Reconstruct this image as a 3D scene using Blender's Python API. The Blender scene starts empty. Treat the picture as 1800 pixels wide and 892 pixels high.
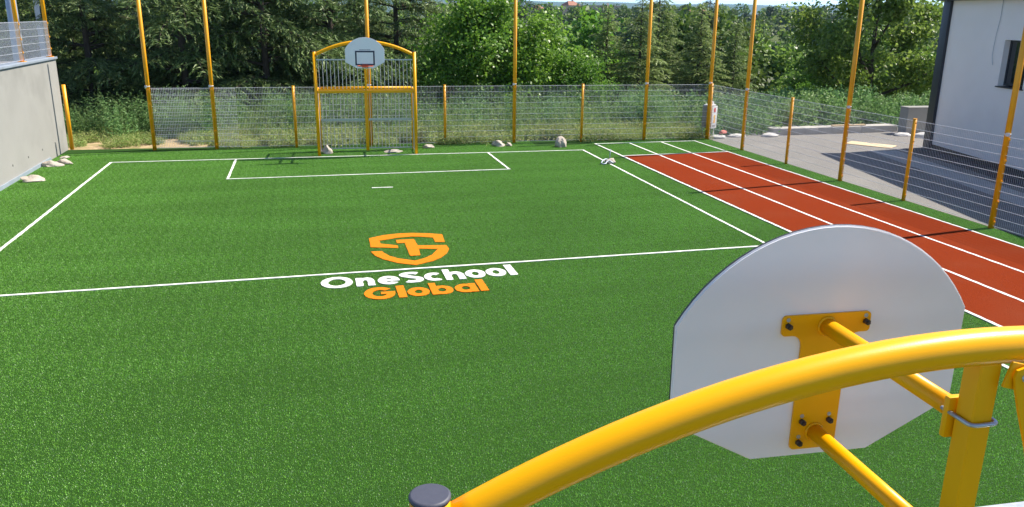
import bpy, bmesh, math, random
import numpy as np
from mathutils import Vector, Matrix, noise

random.seed(11)
rng = np.random.default_rng(11)
SC = bpy.context.scene
COL = SC.collection
PI = math.pi

# ------------------------------------------------------------------ camera
cam_d = bpy.data.cameras.new("camera")
cam = bpy.data.objects.new("camera", cam_d)
COL.objects.link(cam)
pitch, roll, yaw = 0.284552, 0.010314, 0.245519
F0 = Vector((math.sin(yaw) * math.cos(pitch), math.cos(yaw) * math.cos(pitch), -math.sin(pitch)))
R0 = Vector((math.cos(yaw), -math.sin(yaw), 0))
U0 = R0.cross(F0)
R1 = R0 * math.cos(roll) + U0 * math.sin(roll)
U1 = -R0 * math.sin(roll) + U0 * math.cos(roll)
M = Matrix((R1, U1, -F0)).transposed().to_4x4()
M.translation = Vector((0, 0, 4.3))
cam.matrix_world = M
cam_d.sensor_width = 36
cam_d.lens = 36 * 1438.6 / 1800
cam_d.clip_start = 0.05
cam_d.clip_end = 40000
SC.camera = cam

# ------------------------------------------------------------------ sky, sun, exposure
SUN_AZ, SUN_EL = math.radians(81.5), math.radians(50.5)      # azimuth clockwise from +Y
w = bpy.data.worlds.new("World")
SC.world = w
w.use_nodes = True
nt = w.node_tree
bg = nt.nodes["Background"]
sky = nt.nodes.new("ShaderNodeTexSky")
sky.sky_type = 'NISHITA'
sky.sun_disc = False
sky.sun_elevation = SUN_EL
sky.sun_rotation = SUN_AZ
sky.air_density = 0.6
sky.dust_density = 0.1
sky.ozone_density = 1.5
sky.altitude = 2500
nt.links.new(sky.outputs[0], bg.inputs[0])
bg.inputs[1].default_value = 0.15
sd = bpy.data.lights.new("sun", 'SUN')
sd.energy = 5.0
sd.angle = math.radians(0.5)
sd.color = (1.0, 0.92, 0.80)
sun = bpy.data.objects.new("sun", sd)
COL.objects.link(sun)
sv = Vector((math.sin(SUN_AZ) * math.cos(SUN_EL), math.cos(SUN_AZ) * math.cos(SUN_EL), math.sin(SUN_EL)))
sun.rotation_euler = sv.to_track_quat('Z', 'Y').to_euler()
sun.location = (30, 5, 40)
SC.view_settings.view_transform = 'Standard'
SC.view_settings.look = 'None'
SC.view_settings.exposure = 0.92
SC.view_settings.gamma = 1.0
SC.cycles.max_bounces = 8
SC.cycles.transparent_max_bounces = 8
SC.cycles.sample_clamp_indirect = 6.0

# ------------------------------------------------------------------ materials
def _mat(name):
    m = bpy.data.materials.new(name)
    m.use_nodes = True
    n = m.node_tree.nodes
    return m, n, m.node_tree.links, n["Principled BSDF"]

def _spec(b, v):
    for k in ("Specular IOR Level", "Specular"):
        if k in b.inputs:
            b.inputs[k].default_value = v
            return

def c4(c):
    return (c[0], c[1], c[2], 1)

def surf(name, c1, c2=None, scale=8.0, rough=0.6, metal=0.0, bump=0.0, bscale=60.0, spec=0.5, detail=6, world=True, coat=0.0, stain=None, sscale=1.0, stretch=None):
    """noise mixed colour, fine bump, optional large stains"""
    m, n, l, b = _mat(name)
    b.inputs["Roughness"].default_value = rough
    b.inputs["Metallic"].default_value = metal
    _spec(b, spec)
    if coat:
        b.inputs["Coat Weight"].default_value = coat
        b.inputs["Coat Roughness"].default_value = 0.12
    if world:
        g = n.new("ShaderNodeNewGeometry"); co = g.outputs["Position"]
    else:
        g = n.new("ShaderNodeTexCoord"); co = g.outputs["Object"]
    if stretch:
        mp = n.new("ShaderNodeMapping"); mp.inputs["Scale"].default_value = stretch
        l.new(co, mp.inputs["Vector"]); co = mp.outputs[0]
    if c2 is None:
        b.inputs["Base Color"].default_value = c4(c1)
    else:
        t = n.new("ShaderNodeTexNoise"); t.inputs["Scale"].default_value = scale; t.inputs["Detail"].default_value = detail
        l.new(co, t.inputs["Vector"])
        r = n.new("ShaderNodeMapRange"); r.inputs[1].default_value = 0.3; r.inputs[2].default_value = 0.7
        l.new(t.outputs[0], r.inputs[0])
        mx = n.new("ShaderNodeMix"); mx.data_type = 'RGBA'
        mx.inputs[6].default_value = c4(c1); mx.inputs[7].default_value = c4(c2)
        l.new(r.outputs[0], mx.inputs[0])
        out = mx.outputs[2]
        if stain:
            t2 = n.new("ShaderNodeTexNoise"); t2.inputs["Scale"].default_value = sscale; t2.inputs["Detail"].default_value = 5
            l.new(co, t2.inputs["Vector"])
            r2 = n.new("ShaderNodeMapRange"); r2.inputs[1].default_value = 0.48; r2.inputs[2].default_value = 0.72
            l.new(t2.outputs[0], r2.inputs[0])
            m2 = n.new("ShaderNodeMix"); m2.data_type = 'RGBA'
            m2.inputs[7].default_value = c4(stain)
            l.new(out, m2.inputs[6]); l.new(r2.outputs[0], m2.inputs[0])
            out = m2.outputs[2]
        l.new(out, b.inputs["Base Color"])
    if bump:
        t = n.new("ShaderNodeTexNoise"); t.inputs["Scale"].default_value = bscale; t.inputs["Detail"].default_value = 4
        l.new(co, t.inputs["Vector"])
        bp = n.new("ShaderNodeBump"); bp.inputs["Strength"].default_value = bump; bp.inputs["Distance"].default_value = 0.02
        l.new(t.outputs[0], bp.inputs["Height"]); l.new(bp.outputs[0], b.inputs["Normal"])
    return m

def leafmat(name, cols, transl=0.35, rough=0.5, vary=0.25, spec=0.3, huevary=0.02, nap_shade=None):
    """colour picked per leaf (mesh island) and per plant (object)"""
    m, n, l, b = _mat(name)
    g = n.new("ShaderNodeNewGeometry")
    cr = n.new("ShaderNodeValToRGB")
    e = cr.color_ramp.elements
    e[0].color = c4(cols[0]); e[1].color = c4(cols[-1])
    for i, c in enumerate(cols[1:-1]):
        k = cr.color_ramp.elements.new((i + 1) / (len(cols) - 1)); k.color = c4(c)
    l.new(g.outputs["Random Per Island"], cr.inputs[0])
    oi = n.new("ShaderNodeObjectInfo")
    hs = n.new("ShaderNodeHueSaturation")
    mr = n.new("ShaderNodeMapRange"); mr.inputs[3].default_value = 1 - vary; mr.inputs[4].default_value = 1 + vary
    l.new(oi.outputs["Random"], mr.inputs[0]); l.new(mr.outputs[0], hs.inputs["Value"])
    mh = n.new("ShaderNodeMath"); mh.operation = 'MULTIPLY'; mh.inputs[1].default_value = 7.31
    fr = n.new("ShaderNodeMath"); fr.operation = 'FRACT'
    l.new(oi.outputs["Random"], mh.inputs[0]); l.new(mh.outputs[0], fr.inputs[0])
    mr2 = n.new("ShaderNodeMapRange"); mr2.inputs[3].default_value = 0.5 - huevary; mr2.inputs[4].default_value = 0.5 + huevary
    l.new(fr.outputs[0], mr2.inputs[0]); l.new(mr2.outputs[0], hs.inputs["Hue"])
    l.new(cr.outputs[0], hs.inputs["Color"])
    col = hs.outputs[0]
    if nap_shade:  # noise bands: light and shade of the leaning nap painted into the colour
        t = n.new("ShaderNodeTexNoise"); t.inputs["Scale"].default_value = nap_shade[1]; t.inputs["Detail"].default_value = 4
        wm = n.new("ShaderNodeMapping"); wm.inputs["Scale"].default_value = nap_shade[2]
        l.new(g.outputs["Position"], wm.inputs["Vector"]); l.new(wm.outputs[0], t.inputs["Vector"])
        r2 = n.new("ShaderNodeMapRange"); r2.inputs[1].default_value = 0.35; r2.inputs[2].default_value = 0.65
        r2.inputs[3].default_value = 1 - nap_shade[0]; r2.inputs[4].default_value = 1 + nap_shade[0]
        l.new(t.outputs[0], r2.inputs[0])
        h2 = n.new("ShaderNodeHueSaturation"); l.new(r2.outputs[0], h2.inputs["Value"]); l.new(col, h2.inputs["Color"])
        col = h2.outputs[0]
    l.new(col, b.inputs["Base Color"])
    b.inputs["Roughness"].default_value = rough
    _spec(b, spec)
    tr = n.new("ShaderNodeBsdfTranslucent"); l.new(col, tr.inputs["Color"])
    mix = n.new("ShaderNodeMixShader"); mix.inputs[0].default_value = transl
    l.new(b.outputs[0], mix.inputs[1]); l.new(tr.outputs[0], mix.inputs[2])
    l.new(mix.outputs[0], n["Material Output"].inputs["Surface"])
    return m

M_yel = surf("yellow_powder_coat", (0.92, 0.43, 0.0), (0.88, 0.40, 0.0), scale=3, rough=0.36, bump=0.03, bscale=220, spec=0.3)
M_yelpost = surf("yellow_fence_paint", (0.86, 0.38, 0.0), (0.78, 0.33, 0.0), scale=5, rough=0.42, bump=0.04, bscale=200)
M_zinc = surf("galvanised_steel", (0.50, 0.53, 0.56), (0.36, 0.39, 0.43), scale=40, rough=0.38, metal=0.55)
M_wire = surf("galvanised_wire", (0.72, 0.74, 0.78), (0.58, 0.61, 0.66), scale=30, rough=0.4, metal=0.15)
M_wirev = surf("dull_zinc_wire", (0.60, 0.62, 0.66), (0.50, 0.52, 0.56), scale=30, rough=0.5, metal=0.2)
M_greymetal = surf("grey_metal", (0.36, 0.42, 0.49), (0.30, 0.35, 0.42), scale=4, rough=0.45, metal=0.2)
M_dark = surf("anthracite_metal", (0.022, 0.025, 0.032), (0.03, 0.033, 0.04), scale=3, rough=0.45)
M_black = surf("black_rubber", (0.052, 0.056, 0.080), (0.062, 0.066, 0.090), scale=60, rough=0.55)
M_turfbase = surf("turf_backing", (0.016, 0.050, 0.008), (0.026, 0.07, 0.012), scale=60, rough=0.95, spec=0.1)
M_blade = leafmat("turf_fibre", [(0.095, 0.22, 0.015), (0.28, 0.61, 0.085), (0.11, 0.29, 0.024), (0.36, 0.72, 0.17), (0.12, 0.33, 0.03), (0.33, 0.67, 0.11), (0.18, 0.41, 0.04), (0.29, 0.63, 0.09), (0.66, 0.80, 0.55)], transl=0.22, rough=0.34, vary=0.0, spec=0.6, huevary=0.0, nap_shade=(0.10, 1.0, (0.30, 0.9, 1)))  # last argument paints the pile's shade bands into the fibre colour
M_white = surf("white_turf_fibre", (0.80, 0.80, 0.78), (0.66, 0.67, 0.63), scale=120, rough=0.85, bump=0.6, bscale=90, spec=0.2)
M_orange = surf("orange_turf_fibre", (0.80, 0.225, 0.006), (0.66, 0.165, 0.004), scale=120, rough=0.85, bump=0.7, bscale=90, spec=0.15)
M_track = surf("red_track_turf", (0.235, 0.034, 0.007), (0.180, 0.024, 0.005), scale=55, rough=0.95, bump=0.8, bscale=110, spec=0.04, stain=(0.205, 0.037, 0.012), sscale=0.7)
M_asph = surf("asphalt", (0.225, 0.214, 0.200), (0.175, 0.167, 0.158), scale=45, rough=0.88, bump=0.5, bscale=160, spec=0.3, stain=(0.235, 0.223, 0.208), sscale=0.5)
M_wall = surf("cast_concrete", (0.315, 0.312, 0.292), (0.278, 0.275, 0.257), scale=0.8, rough=0.82, bump=0.12, bscale=30, spec=0.25, stain=(0.24, 0.238, 0.222), sscale=0.9)
M_conc = surf("pale_concrete", (0.46, 0.44, 0.41), (0.38, 0.365, 0.34), scale=6, rough=0.85, bump=0.3, bscale=60, spec=0.25)
M_hole = surf("joint_shadow_gap", (0.07, 0.07, 0.07), (0.05, 0.05, 0.05), scale=9, rough=0.9)
M_render = surf("white_wall_render", (0.80, 0.775, 0.755), (0.76, 0.735, 0.715), scale=1.5, rough=0.85, bump=0.25, bscale=150, spec=0.2, stain=(0.765, 0.74, 0.715), sscale=0.6)
M_board = surf("white_laminate", (0.89, 0.865, 0.865), (0.86, 0.835, 0.835), scale=1.5, rough=0.30, coat=0.15, world=False, stain=(0.82, 0.79, 0.775), sscale=2.2)
M_boardedge = surf("black_laminate_core", (0.03, 0.03, 0.035), (0.04, 0.04, 0.045), scale=20, rough=0.5)
M_navy = surf("navy_print", (0.018, 0.022, 0.055), (0.024, 0.028, 0.065), scale=10, rough=0.35, world=False)
M_ring = surf("orange_red_ring_paint", (0.55, 0.075, 0.02), (0.48, 0.06, 0.018), scale=9, rough=0.4)
M_bolt = surf("dark_bolt", (0.045, 0.035, 0.03), (0.10, 0.075, 0.06), scale=60, rough=0.45, metal=0.4)
M_stone = surf("limestone", (0.45, 0.395, 0.335), (0.35, 0.305, 0.255), scale=7, rough=0.9, bump=0.8, bscale=25, world=False, stain=(0.50, 0.455, 0.40), sscale=3)
M_bag = surf("white_woven_sack", (0.56, 0.55, 0.53), (0.48, 0.47, 0.46), scale=14, rough=0.85, bump=0.5, bscale=40, world=False)
M_dirt = surf("dry_earth", (0.46, 0.35, 0.21), (0.33, 0.25, 0.14), scale=3.2, rough=0.95, bump=0.8, bscale=16, spec=0.1, stain=(0.20, 0.19, 0.075), sscale=1.3)
M_ground = surf("hillside_soil", (0.10, 0.12, 0.04), (0.055, 0.085, 0.022), scale=0.7, rough=0.97, bump=0.6, bscale=6, spec=0.1, stain=(0.11, 0.14, 0.05), sscale=0.35)
M_hill = surf("distant_woods", (0.05, 0.085, 0.035), (0.075, 0.10, 0.05), scale=0.004, rough=0.95, spec=0.05)
M_bark = surf("bark", (0.085, 0.066, 0.05), (0.05, 0.038, 0.03), scale=9, rough=0.95, bump=0.8, bscale=22, world=False, stretch=(3, 3, 0.6))
M_cedar = leafmat("cedar_needles", [(0.065, 0.120, 0.035), (0.115, 0.185, 0.055), (0.175, 0.255, 0.082), (0.27, 0.345, 0.135)], transl=0.3, rough=0.5, vary=0.12, spec=0.35, huevary=0.008)
M_pine = leafmat("dark_fir_needles", [(0.040, 0.075, 0.035), (0.07, 0.11, 0.05), (0.11, 0.155, 0.075)], transl=0.2, rough=0.55, vary=0.15, huevary=0.01)
M_palefir = leafmat("pale_conifer_needles", [(0.120, 0.190, 0.050), (0.185, 0.265, 0.072), (0.26, 0.345, 0.105), (0.36, 0.43, 0.17)], transl=0.35, rough=0.5, vary=0.12, spec=0.35, huevary=0.008)
M_maple = leafmat("maple_leaves", [(0.075, 0.170, 0.018), (0.115, 0.25, 0.026), (0.17, 0.33, 0.036), (0.23, 0.39, 0.05)], transl=0.45, rough=0.42, vary=0.08, spec=0.4, huevary=0.006)
M_ash = leafmat("ash_leaves", [(0.10, 0.19, 0.025), (0.15, 0.26, 0.038), (0.22, 0.34, 0.060), (0.29, 0.40, 0.10)], transl=0.5, rough=0.42, vary=0.12, spec=0.4, huevary=0.012)
M_oak = leafmat("oak_leaves", [(0.060, 0.125, 0.022), (0.090, 0.175, 0.030), (0.13, 0.225, 0.042)], transl=0.4, rough=0.5, vary=0.32, huevary=0.022)
M_weed = leafmat("weed_leaves", [(0.10, 0.195, 0.055), (0.14, 0.255, 0.075), (0.19, 0.32, 0.105), (0.25, 0.38, 0.155)], transl=0.4, rough=0.55, vary=0.18, huevary=0.015)
M_nettle = leafmat("green_weed_leaves", [(0.11, 0.20, 0.05), (0.165, 0.285, 0.07), (0.23, 0.35, 0.10), (0.31, 0.39, 0.15)], transl=0.4, rough=0.5, vary=0.15, huevary=0.015)
M_dry = leafmat("dry_grass_blades", [(0.36, 0.38, 0.13), (0.20, 0.34, 0.07), (0.44, 0.43, 0.19), (0.17, 0.32, 0.055)], transl=0.3, rough=0.7, vary=0.15, huevary=0.01)
M_roof = surf("roof_tiles", (0.36, 0.17, 0.11), (0.29, 0.13, 0.085), scale=2, rough=0.9)
M_house = surf("house_plaster", (0.50, 0.40, 0.31), (0.44, 0.35, 0.28), scale=1, rough=0.9)
M_ply = surf("bare_plywood", (0.72, 0.55, 0.34), (0.62, 0.46, 0.27), scale=5, rough=0.7, stretch=(1, 8, 1))
M_cloth = surf("faded_red_cloth", (0.62, 0.20, 0.15), (0.52, 0.14, 0.11), scale=10, rough=0.9)
M_poster_r = surf("red_print", (0.55, 0.03, 0.035), (0.5, 0.03, 0.03), scale=9, rough=0.6)
M_poster_y = surf("yellow_print", (0.80, 0.50, 0.06), (0.75, 0.30, 0.05), scale=22, rough=0.6)
M_sheet = surf("white_sheet_metal", (0.70, 0.70, 0.70), (0.64, 0.64, 0.65), scale=6, rough=0.5)
M_kit = surf("grey_beige_sheet", (0.22, 0.205, 0.195), (0.18, 0.17, 0.165), scale=6, rough=0.6)
def glassmat():
    m, n, l, b = _mat("window_glass")
    b.inputs["Base Color"].default_value = (0.015, 0.02, 0.025, 1)
    b.inputs["Roughness"].default_value = 0.03
    _spec(b, 1.0)
    return m
M_glass = glassmat()

# ------------------------------------------------------------------ mesh builder
class MB:
    def __init__(s):
        s.v = []; s.f = []; s.mi = []; s.sm = []
    def face(s, idx, m=0, sm=False):
        s.f.append(tuple(idx)); s.mi.append(m); s.sm.append(sm)
    def box(s, c, d, rz=0.0, m=0, mat=None):
        x, y, z = d[0] / 2, d[1] / 2, d[2] / 2
        k = len(s.v); cz, sz = math.cos(rz), math.sin(rz)
        for a in ((-x, -y, -z), (x, -y, -z), (x, y, -z), (-x, y, -z), (-x, -y, z), (x, -y, z), (x, y, z), (-x, y, z)):
            if mat is not None:
                p = mat @ Vector(a)
                s.v.append((c[0] + p.x, c[1] + p.y, c[2] + p.z))
            else:
                s.v.append((c[0] + a[0] * cz - a[1] * sz, c[1] + a[0] * sz + a[1] * cz, c[2] + a[2]))
        for q in ((3, 2, 1, 0), (4, 5, 6, 7), (0, 1, 5, 4), (1, 2, 6, 5), (2, 3, 7, 6), (3, 0, 4, 7)):
            s.face([k + i for i in q], m)
        return s
    def box2(s, lo, hi, m=0):
        return s.box([(a + b) / 2 for a, b in zip(lo, hi)], [b - a for a, b in zip(lo, hi)], 0, m)
    def tube(s, pts, r, seg=8, m=0, caps=True, sm=True, sq=False):
        """round (or square, sq) tube swept along pts; r scalar or list"""
        P = [Vector(p) for p in pts]; n = len(P)
        rr = r if isinstance(r, (list, tuple)) else [r] * n
        T = []
        for i in range(n):
            a = P[max(0, i - 1)]; b = P[min(n - 1, i + 1)]
            T.append((b - a).normalized())
        up = Vector((0, 0, 1)) if abs(T[0].z) < 0.9 else Vector((1, 0, 0))
        N = (up - T[0] * up.dot(T[0])).normalized()
        k = len(s.v)
        off = PI / 4 if sq else 0
        for i in range(n):
            N = (N - T[i] * N.dot(T[i])).normalized()
            B = T[i].cross(N)
            for j in range(seg):
                a = 2 * PI * j / seg + off
                p = P[i] + (N * math.cos(a) + B * math.sin(a)) * rr[i] * (math.sqrt(2) if sq else 1)
                s.v.append(tuple(p))
        for i in range(n - 1):
            for j in range(seg):
                a = k + i * seg + j; b = k + i * seg + (j + 1) % seg
                s.face((a, b, b + seg, a + seg), m, sm and not sq)
        if caps:
            s.face([k + j for j in reversed(range(seg))], m)
            s.face([k + (n - 1) * seg + j for j in range(seg)], m)
        return s
    def prism(s, poly, z0, z1, m=0, mtop=None, holes=False):
        """extrude an xy outline from z0 to z1"""
        k = len(s.v); n = len(poly)
        for p in poly: s.v.append((p[0], p[1], z0))
        for p in poly: s.v.append((p[0], p[1], z1))
        for i in range(n):
            j = (i + 1) % n
            s.face((k + i, k + j, k + n + j, k + n + i), m)
        s.face([k + i for i in reversed(range(n))], m)
        s.face([k + n + i for i in range(n)], m if mtop is None else mtop)
        return s
    def mesh(s, name, mats):
        me = bpy.data.meshes.new(name)
        me.from_pydata(s.v, [], s.f)
        for m in mats: me.materials.append(m)
        me.polygons.foreach_set("material_index", s.mi)
        me.polygons.foreach_set("use_smooth", s.sm)
        me.update()
        return me

def obj(name, mb, mats, parent=None, bevel=0.0, segs=2, loc=None, rz=0.0):
    if not isinstance(mats, (list, tuple)): mats = [mats]
    me = mb.mesh(name, mats) if isinstance(mb, MB) else mb
    if bevel:
        bm = bmesh.new(); bm.from_mesh(me)
        bmesh.ops.remove_doubles(bm, verts=bm.verts, dist=1e-5)
        ed = [e for e in bm.edges if len(e.link_faces) == 2 and e.calc_face_angle(0) > 0.5]
        bmesh.ops.bevel(bm, geom=ed, offset=bevel, segments=segs, affect='EDGES', profile=0.6)
        for f in bm.faces: f.smooth = True
        bm.to_mesh(me); bm.free()
        me.set_sharp_from_angle(angle=math.radians(32))
    o = bpy.data.objects.new(name, me)
    COL.objects.link(o)
    if parent is not None: o.parent = parent
    if loc is not None: o.location = loc
    o.rotation_euler = (0, 0, rz)
    return o

def npmesh(name, V, Q, mats, smooth=False, mi=None):
    """numpy verts (n,3) and quads/tris (m,k)"""
    me = bpy.data.meshes.new(name)
    V = np.asarray(V, dtype=np.float32); Q = np.asarray(Q, dtype=np.int32)
    k = Q.shape[1]
    me.vertices.add(len(V)); me.vertices.foreach_set("co", V.ravel())
    me.loops.add(Q.size); me.loops.foreach_set("vertex_index", Q.ravel())
    me.polygons.add(len(Q)); me.polygons.foreach_set("loop_start", np.arange(0, Q.size, k, dtype=np.int32))
    for m in mats: me.materials.append(m)
    if mi is not None: me.polygons.foreach_set("material_index", np.asarray(mi, dtype=np.int32))
    me.update(calc_edges=True)
    me.validate()
    return me

def thing(name, label, cat, loc=(0, 0, 0), rz=0.0, group=None):
    o = bpy.data.objects.new(name, None)
    COL.objects.link(o)
    o.empty_display_size = 0.2
    o.location = loc; o.rotation_euler = (0, 0, rz)
    return tag(o, label, cat, group)

def tag(o, label, cat, group=None):
    o["label"] = label; o["category"] = cat
    if group: o["group"] = group
    return o

def struct(o, kind="structure"):
    o["kind"] = kind
    return o

def copy_tree(o, parent=None):
    c = o.copy(); COL.objects.link(c)
    if parent is not None: c.parent = parent
    for ch in list(o.children): copy_tree(ch, c)
    return c

def scatter(name, V, Q, mats, pts, mi=None):
    """one object: its own faces are instanced on its own loose points (x,y,z,rx,ry,rz,scale)"""
    pts = np.asarray(pts, dtype=np.float32)
    nv = len(V)
    me = npmesh(name, np.vstack([V, pts[:, :3]]), Q, mats, mi=mi)
    if len(me.vertices) != nv + len(pts):
        raise RuntimeError("points lost")
    a = me.attributes.new("is_pt", 'BOOLEAN', 'POINT')
    f = np.zeros(nv + len(pts), dtype=bool); f[nv:] = True
    a.data.foreach_set("value", f)
    a = me.attributes.new("rot", 'FLOAT_VECTOR', 'POINT')
    r = np.zeros((nv + len(pts), 3), dtype=np.float32); r[nv:] = pts[:, 3:6]
    a.data.foreach_set("vector", r.ravel())
    a = me.attributes.new("scl", 'FLOAT', 'POINT')
    s = np.ones(nv + len(pts), dtype=np.float32); s[nv:] = pts[:, 6]
    a.data.foreach_set("value", s)
    o = bpy.data.objects.new(name, me); COL.objects.link(o)
    g = bpy.data.node_groups.new(name, 'GeometryNodeTree')
    g.interface.new_socket("Geometry", in_out='INPUT', socket_type='NodeSocketGeometry')
    g.interface.new_socket("Geometry", in_out='OUTPUT', socket_type='NodeSocketGeometry')
    n = g.nodes; l = g.links
    gi = n.new("NodeGroupInput"); go = n.new("NodeGroupOutput")
    def attr(nm, t):
        a = n.new("GeometryNodeInputNamedAttribute"); a.data_type = t; a.inputs["Name"].default_value = nm
        return a.outputs["Attribute"]
    sp = n.new("GeometryNodeSeparateGeometry"); sp.domain = 'POINT'
    l.new(gi.outputs[0], sp.inputs["Geometry"]); l.new(attr("is_pt", 'BOOLEAN'), sp.inputs["Selection"])
    ip = n.new("GeometryNodeInstanceOnPoints")
    l.new(sp.outputs["Selection"], ip.inputs["Points"]); l.new(sp.outputs["Inverted"], ip.inputs["Instance"])
    l.new(attr("rot", 'FLOAT_VECTOR'), ip.inputs["Rotation"]); l.new(attr("scl", 'FLOAT'), ip.inputs["Scale"])
    l.new(ip.outputs[0], go.inputs[0])
    md = o.modifiers.new("scatter", 'NODES'); md.node_group = g
    o["kind"] = "stuff"
    return o

# ================================================================== THE SETTING
def ground_z(x, y):
    # level platform to y = 32, wooded dip beyond, opposite bank and plateau
    if y < 31.5: z = -0.12
    elif y < 34: z = -0.12 - 0.5 * ((y - 31.5) / 2.5) ** 2
    elif y < 105: t = (y - 34) / 71; z = -0.62 - 13.5 * (t * t * (3 - 2 * t)) ** 0.8
    elif y < 140: z = -14.12
    elif y < 330: t = (y - 140) / 190; z = -14.12 + 12.6 * (t * t * (3 - 2 * t))
    else: z = -1.5 + min(2.0, (y - 330) * 0.02)
    if y > 40:
        z += 1.6 * noise.noise(Vector((x * 0.012, y * 0.012, 3.1)))
    return z

def build_ground():
    xs = sorted(set([-14000, -6000, -2500, -1200, -700] + list(range(-460, 561, 20)) + [700, 1200, 2500, 6000, 14000]))
    ys = [-200, -60, -20, 0, 20, 28, 30, 31.5, 32.3, 33, 34] + list(range(38, 110, 6)) + list(range(112, 420, 12)) + [480, 600, 900, 1600, 3000, 6000, 12000]
    mb = MB()
    for y in ys:
        for x in xs: mb.v.append((x, y, ground_z(x, y)))
    n = len(xs)
    for j in range(len(ys) - 1):
        for i in range(n - 1):
            mb.face((j * n + i, j * n + i + 1, (j + 1) * n + i + 1, (j + 1) * n + i), 0, True)
    return struct(obj("ground", mb, M_ground))
build_ground()

def distant_hills(name, dist, hgt, seed, x0, x1):
    mb = MB(); n = 90
    for j, (dy, hz) in enumerate(((0, 0.0), (350, 0.55), (800, 1.0), (1600, 0.7), (2600, 0.0))):
        for i in range(n + 1):
            x = x0 + (x1 - x0) * i / n
            k = 0.62 + 0.38 * noise.noise(Vector((x * 0.00045 + seed, j * 0.23, seed))) + 0.10 * noise.noise(Vector((x * 0.002, j * 0.8, seed)))
            mb.v.append((x, dist + dy + 140 * noise.noise(Vector((x * 0.001, j, seed))), -2 + hgt * hz * k))
    for j in range(4):
        for i in range(n):
            a = j * (n + 1) + i
            mb.face((a, a + 1, a + n + 2, a + n + 1), 0, True)
    return struct(obj(name, mb, M_hill))
distant_hills("distant_hills", 5200, 150, 2.3, -3500, 7500)

# ---- synthetic pitch
FENCE_Y = lambda x: 27.93 - 0.045 * (x + 1.0)          # back fence line
pitch_o = MB()
pitch_o.v += [(-7.45, -1.2, 0), (14.16, -1.2, 0), (14.16, 27.55, 0), (-7.45, 28.62, 0)]
pitch_o.face((0, 1, 2, 3))
PITCH = struct(obj("pitch", pitch_o, M_turfbase))

LZ0, LZ1 = 0.004, 0.0145
def strip(name, a, b, wd, mat=M_white, parent=PITCH, z1=LZ1, ext=0.0):
    a = Vector((a[0], a[1])); b = Vector((b[0], b[1]))
    d = (b - a).normalized(); n = Vector((-d.y, d.x)) * wd / 2
    a = a - d * ext; b = b + d * ext
    L = (b - a).length; k = max(1, int(L / 0.11))
    mb = MB(); left = []; right = []
    for i in range(k + 1):
        p = a + d * L * i / k
        j1 = random.uniform(-1, 1) * 0.009 * (wd / 0.078); j2 = random.uniform(-1, 1) * 0.009 * (wd / 0.078)
        left.append(p + n + n.normalized() * j1); right.append(p - n + n.normalized() * j2)
    for p, q in zip(left, right):
        mb.v += [(p.x, p.y, LZ0), (p.x, p.y, z1), (q.x, q.y, z1), (q.x, q.y, LZ0)]
    for i in range(k):
        o = 4 * i
        mb.face((o, o + 1, o + 5, o + 4)); mb.face((o + 1, o + 2, o + 6, o + 5)); mb.face((o + 2, o + 3, o + 7, o + 6))
    mb.face((0, 3, 2, 1)); e = 4 * k; mb.face((e, e + 1, e + 2, e + 3))
    return obj(name, mb, mat, parent)
W = 0.060
strip("touchline", (-5.70, 0.2), (-5.66, 25.86), W)
strip("touchline", (8.45, 1.6), (8.795, 25.55), W)
strip("goal_line", (-5.70, 25.90), (8.84, 25.585), W)
strip("goal_line", (-5.66, 1.75), (8.40, 1.62), W)
strip("halfway_line", (-5.66, 13.60), (8.58, 13.73), W)
strip("area_line", (-2.15, 22.70), (-2.16, 25.76), W)
strip("area_line", (5.57, 22.66), (5.585, 25.61), W)
strip("area_line", (-2.19, 22.66), (5.61, 22.66), W)
strip("penalty_mark", (1.50, 20.77), (2.03, 20.745), 0.065)
# ---- lettering and shield in the turf (each outline stands in world metres)
def tri_fill(mb, loops, z0, z1):
    """fill outer + hole loops as a raised slab using a bezier-free 2D curve"""
    cu = bpy.data.curves.new("tmp", 'CURVE'); cu.dimensions = '2D'; cu.fill_mode = 'BOTH'
    cu.extrude = (z1 - z0) / 2
    for lp0 in loops:
        lp = []
        for p, q in zip(lp0, lp0[1:] + lp0[:1]):
            dd = math.hypot(q[0] - p[0], q[1] - p[1]); kk = max(1, int(dd / 0.035))
            for i in range(kk):
                t = i / kk
                lp.append((p[0] + (q[0] - p[0]) * t + random.uniform(-1, 1) * 0.004, p[1] + (q[1] - p[1]) * t + random.uniform(-1, 1) * 0.004))
        sp = cu.splines.new('POLY'); sp.points.add(len(lp) - 1)
        for p, c in zip(sp.points, lp): p.co = (c[0], c[1], 0, 1)
        sp.use_cyclic_u = True
    o = bpy.data.objects.new("tmp", cu)
    me = bpy.data.meshes.new_from_object(o)
    k = len(mb.v)
    for v in me.vertices: mb.v.append((v.co.x, v.co.y, v.co.z + (z0 + z1) / 2))
    for p in me.polygons: mb.face([k + i for i in p.vertices])
    bpy.data.objects.remove(o); bpy.data.curves.remove(cu); bpy.data.meshes.remove(me)
def circ(cx, cy, rx, ry, n=36, a0=0.0, a1=2 * PI):
    return [(cx + rx * math.cos(a0 + (a1 - a0) * i / n), cy + ry * math.sin(a0 + (a1 - a0) * i / n)) for i in range(n + (0 if abs(a1 - a0 - 2 * PI) < 1e-6 else 1))]
def ribbon(pts, wd):
    P = [Vector(p) for p in pts]; L = []; R = []
    for i, p in enumerate(P):
        a = P[max(0, i - 1)]; b = P[min(len(P) - 1, i + 1)]
        d = (b - a).normalized(); n = Vector((-d.y, d.x)) * wd / 2
        L.append((p.x + n.x, p.y + n.y)); R.append((p.x - n.x, p.y - n.y))
    return L + R[::-1]
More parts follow.
